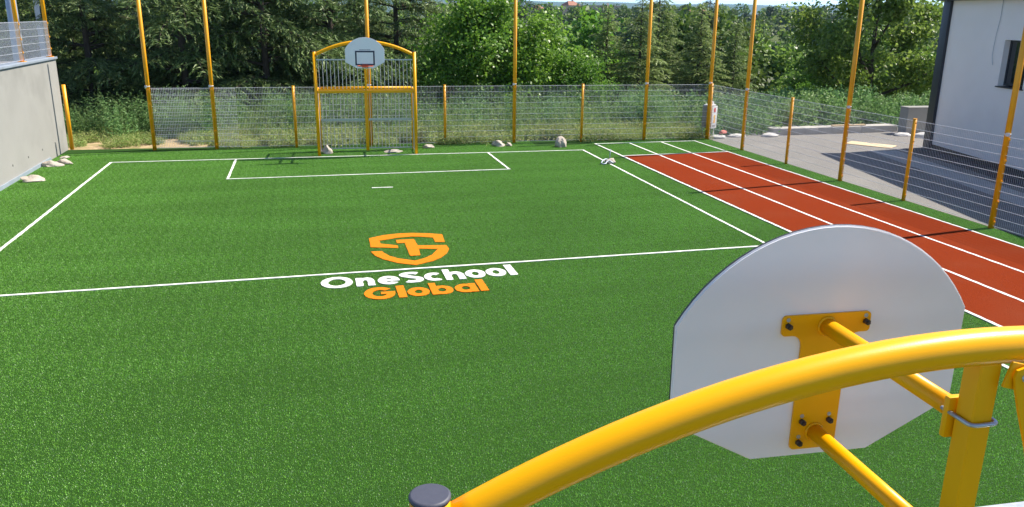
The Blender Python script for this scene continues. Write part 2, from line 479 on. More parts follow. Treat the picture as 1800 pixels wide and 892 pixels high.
LOGO = struct(obj("logo", MB(), M_orange, PITCH))
def letter(kind, x0, x1, y0, h, mat, wd=0.114):
    """bold geometric sans letters; x0..x1 width, y0 baseline, h height"""
    mb = MB(); z = LZ1 + 0.001; cx = (x0 + x1) / 2
    def fill(loops, dz=0.0): tri_fill(mb, loops, LZ0, z + dz)
    def ring(ax, bx, ya, yb, w_=wd):
        return [circ((ax + bx) / 2, (ya + yb) / 2, (bx - ax) / 2, (yb - ya) / 2), circ((ax + bx) / 2, (ya + yb) / 2, (bx - ax) / 2 - w_, (yb - ya) / 2 - w_)]
    rect = lambda a, b, c, d: [(a, c), (b, c), (b, d), (a, d)]
    xh = h
    if kind in "Oo":
        fill(ring(x0, x1, y0, y0 + h))
    elif kind == "l":
        fill([rect(x0, x1, y0, y0 + h)])
    elif kind in "nh":
        xh = 0.43
        fill([rect(x0, x0 + wd, y0, y0 + (h if kind == "h" else xh))])
        ox = x0 + wd; top = y0 + xh
        rr = (x1 - ox) * 0.62
        out = [(x1, y0)] + circ(x1 - rr, top - 0.20, rr, 0.20, 9, 0, PI / 2) + [(ox + 0.03, top - 0.012), (ox - 0.03, top - 0.05), (ox - 0.03, top - 0.17)]
        cw = (x1 - wd - ox) / 2
        inn = circ(ox + cw, top - 0.20, cw, 0.075, 7, PI, 0)
        fill([out + inn + [(x1 - wd, y0)]], 0.002)
    elif kind == "e":
        r = (x1 - x0) / 2; ry = h / 2; yc = y0 + ry
        lp = circ(cx, yc, r, ry, 30, math.radians(0), math.radians(322))
        ii = circ(cx, yc, r - wd, ry - wd, 26, math.radians(300), math.radians(208))
        lp2 = lp + ii + [(x0 + wd + 0.025, yc - 0.05), (x1 - 0.005, yc - 0.05)]
        hole = [(x0 + wd + 0.03, yc + 0.045)] + circ(cx, yc + 0.02, r - wd, ry - wd - 0.02, 14, math.radians(160), math.radians(20)) + [(x1 - wd - 0.03, yc + 0.045)]
        fill([lp2, hole])
    elif kind == "c":
        r = (x1 - x0) / 2 * 1.06; ry = h / 2
        fill([circ(x0 + r, y0 + ry, r, ry, 30, math.radians(48), math.radians(312)) + circ(x0 + r, y0 + ry, r - wd, ry - wd, 26, math.radians(305), math.radians(55))])
    elif kind == "G":
        r = (x1 - x0) / 2; ry = h / 2; yc = y0 + ry; w_ = wd * 1.12
        lp = circ(cx, yc, r, ry, 34, math.radians(40), math.radians(362)) + [(x1, yc + 0.055), (cx + 0.02, yc + 0.055), (cx + 0.02, yc - 0.055), (x1 - w_ - 0.02, yc - 0.055)]
        lp += circ(cx, yc, r - w_, ry - w_, 30, math.radians(330), math.radians(48))
        fill([lp])
    elif kind == "S":
        r1 = h * 0.29; w_ = wd * 1.02; k = (x1 - x0) / 2 / 0.215
        top = [(cx + 0.155 * k * math.cos(a), y0 + h - r1 + 0.02 + (r1 - w_ / 2 - 0.02) * math.sin(a)) for a in [math.radians(x) for x in range(35, 236, 16)]]
        bot = [(cx + 0.155 * k * math.cos(a), y0 + r1 - 0.005 + (r1 - w_ / 2) * math.sin(a)) for a in [math.radians(x) for x in range(58, -146, -16)]]
        fill([ribbon(top + bot, w_)])
    elif kind in "ab":
        xh = 0.42
        fill(ring(x0, x1, y0, y0 + xh))
        if kind == "a": fill([rect(x1 - wd, x1, y0, y0 + xh)], 0.002)
        else: fill([rect(x0, x0 + wd, y0, y0 + h)], 0.002)
    return obj("letter", mb, mat, LOGO)
for kd, a, b, y0, h in [("O", .06, .575, 12.87, .585), ("n", .625, .93, 12.885, .43), ("e", .985, 1.345, 12.89, .44), ("S", 1.365, 1.745, 12.90, .575),
                        ("c", 1.765, 2.085, 12.915, .44), ("h", 2.115, 2.45, 12.91, .58), ("o", 2.475, 2.825, 12.93, .455), ("o", 2.84, 3.19, 12.94, .455), ("l", 3.225, 3.36, 12.95, .59)]:
    letter(kd, a, b, y0, h, M_white)
for kd, a, b, y0, h in [("G", .715, 1.205, 12.18, .58), ("l", 1.24, 1.37, 12.195, .58), ("o", 1.395, 1.75, 12.205, .42), ("b", 1.775, 2.135, 12.215, .58), ("a", 2.165, 2.53, 12.225, .42), ("l", 2.565, 2.695, 12.24, .58)]:
    letter(kd, a, b, y0, h, M_orange)
S1 = [(1.05, 15.84), (1.34, 16.02), (1.65, 16.09), (1.93, 16.08), (2.23, 15.99), (2.51, 15.85), (2.47, 15.27), (2.29, 15.31), (2.29, 15.65), (2.09, 15.75), (1.9, 15.81), (1.57, 15.77), (1.23, 15.63), (1.24, 15.40), (1.54, 15.21), (1.54, 15.03), (1.03, 15.19)]
S2 = [(1.55, 15.61), (1.91, 15.61), (1.92, 15.13), (2.46, 15.04), (2.47, 14.79), (2.38, 14.5), (2.23, 14.24), (2.04, 14.05), (1.72, 13.87), (1.43, 14.05), (1.19, 14.34), (1.07, 14.59), (1.01, 14.88), (1.21, 14.88), (1.25, 14.72), (1.32, 14.53), (1.46, 14.34), (1.74, 14.13), (1.93, 14.26), (2.1, 14.45), (2.26, 14.81), (1.91, 14.91), (1.88, 14.46), (1.69, 14.46), (1.70, 15.37), (1.55, 15.37)]
for S in (S1, S2):
    mb = MB(); tri_fill(mb, [S], LZ0, LZ1 + 0.001)
    obj("emblem_piece", mb, M_orange, LOGO)

# ---- running track
tr = MB(); tr.prism([(9.60, -1.2), (13.50, -1.2), (13.46, 24.33), (9.72, 24.19)], 0.004, 0.0115)
TRACK = struct(obj("running_track", tr, M_track))
for a, b in [((9.58, -1.1), (9.66, 26.80)), ((10.82, -1.1), (10.90, 26.78)), ((12.14, -1.1), (12.11, 26.76)), ((13.50, -1.1), (13.42, 26.78))]:
    strip("lane_line", a, b, 0.062, parent=TRACK)
strip("start_line", (9.70, 24.25), (13.42, 24.38), 0.062, parent=TRACK, z1=0.0160)
strip("start_line", (9.62, 26.80), (13.46, 26.82), 0.06, parent=TRACK, z1=0.0160)

# ---- turf pile
def turf_tile():
    n = 9000; half = 0.5
    x = rng.uniform(-half, half, n); y = rng.uniform(-half, half, n)
    h = rng.uniform(0.008, 0.0185, n)
    az = rng.uniform(0, 2 * PI, n); lean = rng.uniform(0.05, 0.65, n) * h
    dx = np.cos(az) * lean + 0.05 * h; dy = np.sin(az) * lean - 0.20 * h
    wa = rng.uniform(0, PI, n); ww = rng.uniform(0.0018, 0.0044, n)
    cx, cy = np.cos(wa) * ww, np.sin(wa) * ww
    V = np.empty((n, 3, 3))
    V[:, 0] = np.stack([x - cx, y - cy, np.zeros(n)], 1)
    V[:, 1] = np.stack([x + cx, y + cy, np.zeros(n)], 1)
    V[:, 2] = np.stack([x + dx, y + dy, h], 1)
    return V.reshape(-1, 3), np.arange(3 * n).reshape(n, 3)
pts = []
y = -0.7
while y < 28.2:
    x = -6.95
    while x < 9.25:
        if y < FENCE_Y(x) - 0.25 or x < -4.7: pts.append((x, y, 0.0, 0, 0, 0, 1.0))
        x += 1.0
    y += 1.0
for yy in np.arange(24.9, 27.2, 1.0):
    for xx in (10.1, 11.1, 12.1, 13.05): pts.append((xx, yy, 0, 0, 0, 0, 1.0))
for yy in np.arange(-0.8, 27.3, 0.55): pts.append((13.83, yy, 0, 0, 0, rng.uniform(-0.1, 0.1) + PI, 0.56))
TV, TQ = turf_tile()
TURF = scatter("artificial_turf_pile", TV, TQ, [M_blade], pts)

# ---- asphalt yard on the right
ay = MB(); ay.v += [(14.16, -1.2, 0.002), (40, -1.2, 0.002), (40, 31.2, 0.002), (14.9, 31.2, 0.002), (14.16, 27.6, 0.002)]
ay.face((0, 1, 2, 3, 4))
struct(obj("asphalt_yard", ay, M_asph))
# ---- bare earth beyond the open bay
de = MB()
de_pts = [(-7.4, 28.64), (-4.5, 28.3), (-3.4, 28.2), (-3.3, 29.4), (-4.2, 30.6), (-5.6, 31.4), (-7.6, 31.6), (-9.2, 30.8), (-9.0, 28.7)]
de.prism(de_pts, -0.2, -0.03)
struct(obj("dirt_patch", de, M_dirt))
# ---- raised terrace behind the concrete wall
te = MB(); te.prism([(-7.72, -1.2), (-7.72, 28.4), (-60, 28.4), (-60, -1.2)], -0.5, 2.78)
struct(obj("upper_terrace", te, M_asph))

# ================================================================== BIG STRUCTURES
# ---- concrete retaining wall
RW = thing("retaining_wall", "tall grey cast concrete retaining wall along the left side of the pitch", "wall", (-7.45, 14, 0))
y0, y1 = -1.2, 28.62
joints = [1.0, 7.9, 14.8, 21.7]
edges = [y0] + joints + [y1]
for a, b in zip(edges[:-1], edges[1:]):
    mb = MB().box2((-0.26, a - 14 + 0.003, 0.0), (0.0, b - 14 - 0.003, 2.83))
    o = obj("panel", mb, M_wall, RW, bevel=0.008, segs=1)
mb = MB().box2((-0.25, y0 - 14, 0.0), (-0.012, y1 - 14 - 0.01, 2.82)); obj("joint_filler", mb, M_hole, RW)
mb = MB().box2((-0.34, y0 - 14, 2.834), (0.05, y1 - 14 + 0.04, 2.90)); obj("coping", mb, M_greymetal, RW, bevel=0.006)
mb = MB().box2((0.002, y0 - 14, 0.0), (0.035, 26.6 - 14, 0.10)); obj("plinth_strip", mb, M_greymetal, RW)
for yy in [27.3, 26.0, 24.7, 23.4, 22.1, 20.8, 19.5, 18.2]:
    mb = MB().tube([(0.0005, yy - 14, 0.42), (0.004, yy - 14, 0.42)], 0.03, 10); obj("tie_hole", mb, M_hole, RW)

# ---- building on the right (turned 12.5 degrees)
BR = -math.radians(12.5)
BLD = thing("school_building", "white rendered building with anthracite corner and window beside the asphalt yard", "building", (20.72, 23.86, 0), BR)
# local axes: facade at x=0 facing -x, running to -y
HW = 4.86
mb = MB()
wy0, wy1, wz0, wz1 = -4.55, -3.36, 2.36, 3.72      # window opening
def bpanel(ya, yb, za, zb): mb.box2((0.0, ya, za), (0.30, yb, zb))
bpanel(-16, wy0, 0.18, HW); bpanel(wy1, -0.02, 0.18, HW); bpanel(wy0, wy1, 0.18, wz0); bpanel(wy0, wy1, wz1, HW)
mb.box2((0.30, -16, 0.0), (10.0, -15.7, HW)); mb.box2((0.30, -0.32, 0.0), (10, -0.02, HW)); mb.box2((9.7, -15.7, 0), (10, -0.32, HW))
obj("wall", mb, M_render, BLD)
obj("base_band", MB().box2((-0.012, -16, 0.0), (0.29, -0.03, 0.178)), M_dark, BLD)
obj("corner_trim", MB().box2((-0.10, -0.26, 0.0), (-0.002, 0.16, HW - 0.005)), M_dark, BLD, bevel=0.01)
obj("roof_edge", MB().box2((-0.30, -16.2, HW), (10.2, 0.26, HW + 0.28)), M_dark, BLD, bevel=0.01)
win = obj("window", MB().box2((0.17, wy0 + 0.003, wz0 + 0.06), (0.22, wy0 + 0.06, wz1 - 0.003)).box2((0.17, wy1 - 0.06, wz0 + 0.06), (0.22, wy1 - 0.003, wz1 - 0.003))
          .box2((0.171, wy0 + 0.06, wz1 - 0.063), (0.219, wy1 - 0.06, wz1 - 0.004)).box2((0.171, wy0 + 0.06, wz0 + 0.06), (0.219, wy1 - 0.06, wz0 + 0.12)), M_dark, BLD)
obj("pane", MB().box2((0.19, wy0 + 0.06, wz0 + 0.12), (0.2, wy1 - 0.06, wz1 - 0.063)), M_glass, win)
obj("sill", MB().box2((-0.05, wy0 - 0.04, wz0 + 0.001), (0.168, wy1 + 0.04, wz0 + 0.035)), M_dark, win)
obj("room_back", MB().box2((0.8, wy0 - 0.5, wz0 - 0.5), (0.82, wy1 + 0.5, wz1 + 0.5)), M_dark, win)
cb = [(-0.02, -2.98, HW - 0.02), (-0.03, -3.0, 4.3), (-0.03, -2.93, 3.9), (-0.03, -2.90, 3.5), (-0.03, -2.90, 3.25), (-0.03, -2.95, 3.08), (-0.03, -3.0, 2.98)]
obj("cable", MB().tube(cb, 0.008, 6), M_greymetal, BLD)
# pale concrete strip in front of the building
mb = MB(); mb.v += [(-2.35, -16, 0.006), (-1.35, -16, 0.006), (-1.35, -0.6, 0.006), (-2.35, -0.6, 0.006)]; mb.face((0, 1, 2, 3))
o = obj("concrete_strip", mb, M_conc, None, loc=(20.72, 23.86, 0), rz=BR); struct(o)
mb = MB(); mb.v += [(-0.9, -16, 0.006), (-0.013, -16, 0.006), (-0.013, -0.1, 0.006), (-0.9, -0.1, 0.006)]; mb.face((0, 1, 2, 3))
o = obj("gravel_strip", mb, surf("dark_gravel", (0.065, 0.065, 0.07), (0.03, 0.03, 0.034), scale=90, rough=0.9, bump=0.8, bscale=60), None, loc=(20.72, 23.86, 0), rz=BR); struct(o)

# ---- low kerb wall and end block
KW = thing("kerb_wall", "low concrete kerb wall at the far edge of the asphalt yard", "wall", (17.0, 27.55, 0), 0.03)
for a, b in ((0.0, 1.95), (1.957, 3.9), (3.907, 5.55)):
    obj("kerb_block", MB().box2((a, 0, 0), (b, 0.55, 0.255)), M_conc, KW, bevel=0.012)
tag(obj("concrete_end_block", MB().box2((0, 0, 0), (1.9, 0.5, 0.98)).box2((-0.01, -0.02, 0.982), (1.91, 0.52, 1.03)), M_wall, None, bevel=0.012, loc=(22.35, 27.0, 0), rz=-0.05), "waist high square concrete block wall touching the white building corner", "wall")
tag(obj("timber_plank", MB().box((0, 0, 0.03), (1.5, 0.12, 0.045)), M_ply, None, loc=(20.4, 27.83, 0.26), rz=0.03), "pale timber plank lying on top of the kerb wall", "plank")
tag(obj("plywood_sheet", MB().box((0, 0, 0.012), (1.55, 0.75, 0.018)), M_ply, None, bevel=0.003, loc=(19.2, 24.85, 0.003), rz=-0.95), "pale plywood sheet lying flat on the asphalt by the building shadow", "board")

# ================================================================== FENCES
def wire_panel(L, H, pitch_v=0.05, pitch_h=0.2, rv=0.0026, rh=0.0050, z0=0.06):
    mb = MB(); n = int(L / pitch_v)
    for i in range(n + 1):
        x = min(L, i * pitch_v + (L - n * pitch_v) / 2)
        mb.tube([(x, 0, z0), (x, 0, H)], rv, 4, m=1, caps=False)
    k = int(round((H - z0) / pitch_h))
    for j in range(k + 1):
        z = z0 + (H - z0 - 0.02) * j / k
        mb.tube([(0, -0.008, z), (L, -0.008, z)], rh, 5, caps=False)
    return mb

def fence(label, spots, heights, base=None, group=None, panel_h=1.97, size=0.12, small=0.09, clip_side=-1, z0=0.0, open_bays=()):
    root = thing("mesh_fence", label, "fence", (spots[0][0], spots[0][1], z0), 0, group)
    p0 = Vector((spots[0][0], spots[0][1], 0))
    clip = None
    for (a, h) in zip(spots, heights):
        tall = h > 3
        s = size if tall else small
        x, y = a[0] - p0.x, a[1] - p0.y
        mb = MB().tube([(0, 0, 0), (0, 0, h)], s / 2, 20).tube([(0, 0, h + 0.001), (0, 0, h + 0.012)], s / 2 + 0.002, 20)
        pm = obj("tall_post" if tall else "post", mb, M_yelpost, root, loc=(x, y, 0))
        # clips that hold the mesh, one per bar
        cm = MB()
        for j in range(5):
            z = 0.14 + j * 0.44
            cm.box((0, -s / 2 - 0.004, z), (s * 0.5, 0.014, 0.035))
        struct(obj("mesh_clip", cm, M_yelpost, pm), "stuff")
        if tall:
            obj("net_clamp", MB().box((-s / 2 + 0.01, -s / 2 + 0.005, panel_h + 0.04), (0.06, 0.05, 0.07)).tube([(0, 0, panel_h + 0.03), (0, 0, panel_h + 0.055)], s / 2 + 0.006, 20), M_sheet, pm)
    for i, (a, b) in enumerate(zip(spots[:-1], spots[1:])):
        if i in open_bays: continue
        A = Vector((a[0], a[1])); B = Vector((b[0], b[1])); d = B - A
        L = d.length - 0.10
        s = A + d.normalized() * 0.05 - Vector((p0.x, p0.y))
        obj("mesh_panel", wire_panel(L, panel_h), [M_wire, M_wirev], root, loc=(s.x, s.y, 0), rz=math.atan2(d.y, d.x))
    return root
TALL = 5.9
bx = [-4.80, -2.90, -0.39, 2.05, 4.54, 6.94, 9.36, 11.69, 14.10]
bh = [TALL, TALL, 1.99, TALL, 1.99, TALL, 1.99, TALL, TALL]
fence("silvery wire mesh fence on yellow posts across the back behind the far goal", [(x, FENCE_Y(x)) for x in bx], bh)
ry = [24.66, 21.98, 19.30, 16.76, 14.02, 11.36, 8.7]
fence("silvery wire mesh fence on yellow posts between the running track and the asphalt yard", [(14.10, FENCE_Y(14.1) - 0.12)] + [(14.09, v) for v in ry], [1.99, TALL, 1.99, TALL, 1.99, TALL, 1.99, TALL])
sp = obj("spare_mesh_panel", wire_panel(2.55, 1.93, rv=0.0024, rh=0.005), [M_wire, M_wirev], None, loc=(-4.74, FENCE_Y(-4.74) + 0.14, 0), rz=-0.045)
tag(sp, "loose spare wire mesh panel doubled up against the left end of the back fence", "fence panel")
yp = obj("wall_end_post", MB().tube([(0, 0, 0), (0, 0, 2.04)], 0.06, 20), M_yelpost, None, loc=(-7.36, 28.70, 0))
tag(yp, "short yellow post standing against the far end of the concrete wall", "post")
# railing on top of the wall
RL = thing("wall_railing", "wire mesh railing on yellow posts along the top of the concrete wall", "railing", (-7.56, 28.50, 2.90))
for yy, h in ((0, 4.0), (-2.72, 4.0), (-5.44, 4.0), (-8.16, 4.0), (-10.9, 4.0), (-13.6, 4.0)):
    pm = obj("post", MB().tube([(0, yy, 0), (0, yy, h)], 0.055, 20), M_yelpost, RL)
    obj("foot_plate", MB().box2((-0.09, yy - 0.1, 0.001), (0.09, yy + 0.1, 0.014)), M_yelpost, pm)
    cm = MB()
    for z in (0.25, 0.6, 1.0): cm.box((0.055, yy, z), (0.03, 0.05, 0.05))
    struct(obj("mesh_clip", cm, M_yelpost, pm), "stuff")
for i in range(5):
    obj("mesh_panel", wire_panel(2.62, 1.07, z0=0.05, pitch_h=0.205, rv=0.003, rh=0.006), [M_wire, M_wirev], RL, loc=(0.055, -2.72 * i - 0.05, 0), rz=-PI / 2)
tag(obj("grey_mast", MB().tube([(0, 0, 0), (0, 0, 3.2), (0, 0, 9)], [0.21, 0.19, 0.14], 20), M_greymetal, None, loc=(-10.1, 34.2, -0.4)), "thick grey steel mast behind the wire railing on the wall", "mast")
tag(obj("thin_post", MB().box2((-0.09, -0.05, 0), (0.09, 0.05, 9)), M_zinc, None, loc=(-9.62, 35.5, -0.6)), "thin grey steel post to the right of the thick mast", "post")

# ================================================================== GOALS
def arc_z(x, half=1.5, zpk=3.457, k=0.178): return zpk - k * x * x
def board_outline(n=26):
    R = 0.70; zc = 3.606 - R
    a = math.acos(0.6 / R)
    pts = [(0.6, 2.93), ] + [(R * math.cos(t), zc + R * math.sin(t)) for t in [a + (PI - 2 * a) * i / n for i in range(n + 1)]] + [(-0.6, 2.93)]
    # rounded lower corners then the flat foot
    pts = [(0.585, 2.885), (0.598, 2.91)] + pts[1:-1] + [(-0.598, 2.91), (-0.585, 2.885), (-0.25, 2.712), (0.25, 2.712)]
    return [(x * 0.958, z) for x, z in pts]
def make_goal(label, loc, rz):
    g = thing("goal_frame", label, "goal", loc, rz)
    # local +y looks onto the pitch; the cage is behind at -y
    H = 3.164
    for s in (-1, 1):
        p = obj("post", MB().tube([(1.5 * s, 0, 0), (1.5 * s, 0, H)], 0.05, 28), M_yel, g)
        obj("post_cap", MB().tube([(1.5 * s, 0, H + 0.0005), (1.5 * s, 0, H + 0.008), (1.5 * s, 0, H + 0.012)], [0.052, 0.052, 0.046], 28), M_black, p)
        obj("back_post", MB().tube([(1.47 * s, -0.95, 0), (1.47 * s, -0.95, 2.02)], 0.035, 16), M_yel, g)
        obj("roof_bar", MB().tube([(1.47 * s, -0.93, 1.985), (1.48 * s, -0.06, 1.985)], 0.03, 12), M_yel, g)
        # side grid of the cage
        sg = MB()
        for i in range(8):
            y = -0.12 - i * 0.105
            sg.tube([(1.475 * s, y, 0.09), (1.475 * s, y, 1.95)], 0.009, 6, caps=False)
        sg.box((1.475 * s, -0.49, 0.08), (0.03, 0.84, 0.03)); sg.box((1.475 * s, -0.49, 1.05), (0.028, 0.84, 0.03))
        obj("side_grid", sg, M_zinc, g)
    pts = [(x, 0, arc_z(x)) for x in np.linspace(-1.455, 1.455, 41)]
    obj("arch", MB().tube(pts, 0.050, 28), M_yel, g)
    obj("crossbar", MB().box2((-1.452, -0.05, 1.93), (1.452, 0.05, 2.01)), M_yel, g, bevel=0.008)
    obj("back_bar", MB().tube([(-1.44, -0.95, 2.0), (1.44, -0.95, 2.0)], 0.042, 14), M_yel, g)
    up = obj("centre_post", MB().box2((-0.033, -0.033, 2.012), (0.033, 0.033, 3.42)), M_yel, g, bevel=0.010, segs=3)
    obj("back_centre_post", MB().box2((-0.05, -1.0, 0), (0.05, -0.90, 1.95)), M_yel, g, bevel=0.01)
    def grid(name, xa, xb, za, zb, y, n, mid=None):
        r = obj(name, MB().box(((xa + xb) / 2, y, zb), (xb - xa, 0.03, 0.035)), M_zinc, g)
        obj("rail", MB().box(((xa + xb) / 2, y, za), (xb - xa, 0.03, 0.035)), M_zinc if mid else M_yel, r)
        if mid: obj("rail", MB().box(((xa + xb) / 2, y, mid), (xb - xa, 0.034, 0.07)), M_zinc, r)
        bm_ = MB().tube([(0, y, za + 0.018), (0, y, zb - 0.018)], 0.010, 6, caps=False).mesh("bar", [M_zinc])
        for i in range(n):
            x = xa + (xb - xa) * (i + 0.5) / n
            b = bpy.data.objects.new("bar", bm_); COL.objects.link(b); b.parent = r; b.location = (x, 0, 0)
    for xa, xb in ((-1.44, -0.06), (0.06, 1.44)):
        grid("upper_grid", xa, xb, 2.035, 2.925, 0.0, 12)
        grid("back_grid", xa + 0.0, xb, 0.08, 1.92, -0.95, 12, 1.0)
    # roof slats of the cage (galvanised, laid between the two bars)
    q = MB()
    for i in range(3): q.tube([(-1.44, -0.22 - 0.22 * i, 1.96), (1.44, -0.22 - 0.22 * i, 1.96)], 0.010, 6, caps=False)
    obj("roof_grid", q, M_zinc, g)
    # backboard
    out = board_outline()
    mb = MB(); n = len(out)
    yb0, yb1 = 0.735, 0.758
    bm = bmesh.new()
    v0 = [bm.verts.new((x, yb0, z)) for x, z in out]; v1 = [bm.verts.new((x, yb1, z)) for x, z in out]
    bm.faces.new(v0); bm.faces.new(v1[::-1])
    for i in range(n):
        f = bm.faces.new((v0[i], v0[(i + 1) % n], v1[(i + 1) % n], v1[i])); f.material_index = 1
    bmesh.ops.recalc_face_normals(bm, faces=bm.faces)
    ed = [e for e in bm.edges if len({f.material_index for f in e.link_faces}) == 2]
    bmesh.ops.bevel(bm, geom=ed, offset=0.006, segments=2, affect='EDGES', material=0)
    for f in bm.faces: f.smooth = True
    me = bpy.data.meshes.new("backboard"); bm.to_mesh(me); bm.free()
    me.materials.append(M_board); me.materials.append(M_boardedge); me.set_sharp_from_angle(angle=math.radians(35))
    bd = obj("backboard", me, M_board, g)
    ty = yb1 + 0.001
    q = MB(); X, Z0, Z1, t = 0.285, 2.80, 3.22, 0.045
    for lo, hi in (((-X, ty, Z1 - t), (X, ty + 0.0015, Z1)), ((-X, ty, Z0), (X, ty + 0.0015, Z0 + t)), ((-X, ty, Z0 + t), (-X + t, ty + 0.0015, Z1 - t)), ((X - t, ty, Z0 + t), (X, ty + 0.0015, Z1 - t))):
        q.box2(lo, hi)
    obj("target_square", q, M_navy, bd)
    # faint maker's print above the square: too small to read in the photo
    q = MB(); xx = -0.165
    for wd_ in (0.022, 0.016, 0.02, 0.034, 0.016, 0.02, 0.018, 0.02, 0.03, 0.016, 0.02, 0.018):
        q.box2((xx, ty, 3.240), (xx + wd_, ty + 0.001, 3.256)); xx += wd_ + (0.012 if wd_ > 0.03 else 0.006)
    obj("small_print", q, M_navy, bd)
    # bracket plate (T shape, filleted) on the back of the board
    def corner(cx, cz, r, a0, a1, k=5): return [(cx + r * math.cos(math.radians(a0 + (a1 - a0) * i / k)), cz + r * math.sin(math.radians(a0 + (a1 - a0) * i / k))) for i in range(k + 1)]
    T = corner(-0.167, 3.264, 0.018, 180, 90) + corner(0.167, 3.264, 0.018, 90, 0) + corner(0.170, 3.220, 0.015, 0, -90) + corner(0.142, 3.160, 0.045, 90, 180)
    T += corner(0.079, 2.763, 0.018, 0, -90) + corner(-0.079, 2.763, 0.018, -90, -180) + corner(-0.142, 3.160, 0.045, 0, 90) + corner(-0.170, 3.220, 0.015, -90, -180)
    T = [(x * 0.94, z) for x, z in T]
    bmm = bmesh.new()
    a0 = [bmm.verts.new((x, yb0 - 0.010, z)) for x, z in T]; a1 = [bmm.verts.new((x, yb0 - 0.001, z)) for x, z in T]
    bmm.faces.new(a0); bmm.faces.new(a1[::-1])
    for i in range(len(T)):
        j = (i + 1) % len(T); bmm.faces.new((a0[i], a0[j], a1[j], a1[i]))
    bmesh.ops.recalc_face_normals(bmm, faces=bmm.faces)
    me = bpy.data.meshes.new("bracket_plate"); bmm.to_mesh(me); bmm.free(); me.materials.append(M_yel)
    bp = obj("bracket_plate", me, M_yel, g)
    for x, z in ((-0.153, 3.245), (0.153, 3.245), (-0.055, 2.86), (0.055, 2.86), (-0.06, 2.775)):
        obj("bolt", MB().tube([(x, yb0 - 0.0105, z), (x, yb0 - 0.028, z)], 0.0115, 6).tube([(x, yb0 - 0.028, z), (x, yb0 - 0.034, z)], 0.0065, 8), M_bolt, bp)
        obj("washer", MB().tube([(x, yb0 - 0.0102, z + 0.022), (x, yb0 - 0.0115, z + 0.022)], 0.008, 10), M_zinc, bp)
    # two arms from the centre post to the plate
    for z in (3.235, 2.815):
        obj("arm", MB().tube([(0.0, 0.058, z), (0.0, yb0 - 0.0105, z)], 0.030, 22), M_yel, g)
        cl = obj("arm_clamp", MB().box2((-0.05, 0.038, z - 0.07), (0.05, 0.060, z + 0.055)), M_yel, g, bevel=0.007)
        e = 0.043
        ub = [(-e, 0.07, z + 0.01), (-e, -0.026, z + 0.01)] + [(-e + 0.018 * (1 - math.cos(t)), -0.026 - 0.018 * math.sin(t), z + 0.01) for t in (0.4, 0.8, 1.2, PI / 2)] + \
             [(e - 0.018 * (1 - math.cos(t)), -0.026 - 0.018 * math.sin(t), z + 0.01) for t in (PI / 2, 1.2, 0.8, 0.4)] + [(e, -0.026, z + 0.01), (e, 0.07, z + 0.01)]
        obj("u_bolt", MB().tube(ub, 0.006, 10), M_zinc, cl)
    def weld(c, nrm, r, par, t=0.006):
        N = Vector(nrm).normalized(); A = N.orthogonal().normalized(); B = N.cross(A)
        pts = [Vector(c) + (A * math.cos(a) + B * math.sin(a)) * r * (1 + random.uniform(-.012, .012)) for a in np.linspace(0, 2 * PI, 41)]
        obj("weld", MB().tube(pts, [t * random.uniform(0.75, 1.2) for _ in pts], 6, caps=False), M_yel, par)
    for z in (3.235, 2.815):
        weld((0, yb0 - 0.013, z), (0, 1, 0), 0.032, bp); weld((0, 0.061, z), (0, 1, 0), 0.032, bp, 0.005)
    for s in (-1, 1): weld((1.447 * s, 0, arc_z(1.447)), (1, 0, -0.5 * s), 0.053, g)
    # hinged strut plate under the arch
    gp = MB().box((0.075, -0.054, 3.385), (0.095, 0.010, 0.075), mat=Matrix.Rotation(0.25, 3, 'Y'))
    gu = obj("gusset", gp, M_yel, g, bevel=0.004)
    st = MB(); d = Vector((0.22, 0, -0.70)).normalized(); a = Vector((0.072, -0.068, 3.39))
    nrm = Vector((-d.z, 0, d.x))
    pl = []
    for t, wv in ((-0.03, 0.020), (-0.015, 0.030), (0.02, 0.033), (0.10, 0.030), (0.22, 0.021), (0.55, 0.019)):
        pl.append((t, wv))
    L_ = [a + d * t + nrm * wv for t, wv in pl]; R_ = [a + d * t - nrm * wv for t, wv in pl]
    ring = L_ + R_[::-1]; k = len(ring)
    for yy in (-0.004, 0.004):
        for p in ring: st.v.append((p.x, p.y + yy, p.z))
    st.face(list(range(k))[::-1]); st.face([k + i for i in range(k)])
    for i in range(k): st.face((i, (i + 1) % k, k + (i + 1) % k, k + i))
    obj("strut", st, M_yel, g)
    obj("strut_bolt", MB().tube([(0.072, -0.045, 3.39), (0.072, -0.081, 3.39)], 0.012, 8), M_zinc, gu)
    obj("strut_bolt", MB().tube([(0.115, -0.045, 3.385), (0.115, -0.075, 3.385)], 0.013, 8), M_zinc, gu)
    # ring
    ry_ = yb1 + 0.05 + 0.225
    rc = [(0.225 * math.cos(t), ry_ + 0.225 * math.sin(t), 2.80) for t in np.linspace(0, 2 * PI, 33)]
    hp = obj("hoop", MB().tube(rc, 0.010, 10, caps=False), M_ring, g)
    obj("hoop_bracket", MB().box2((-0.09, yb1 + 0.003, 2.735), (0.09, yb1 + 0.012, 2.83)).box2((-0.07, yb1 + 0.012, 2.745), (0.07, yb1 + 0.075, 2.79)), M_ring, hp, bevel=0.004)
    return g
make_goal("nearest yellow goal frame with the back of its basketball board towards the viewer", (1.735, 1.672, 0), -0.048)
make_goal("far yellow goal frame with basketball hoop at the other end of the pitch", (1.805, 25.89, 0), PI - 0.06)

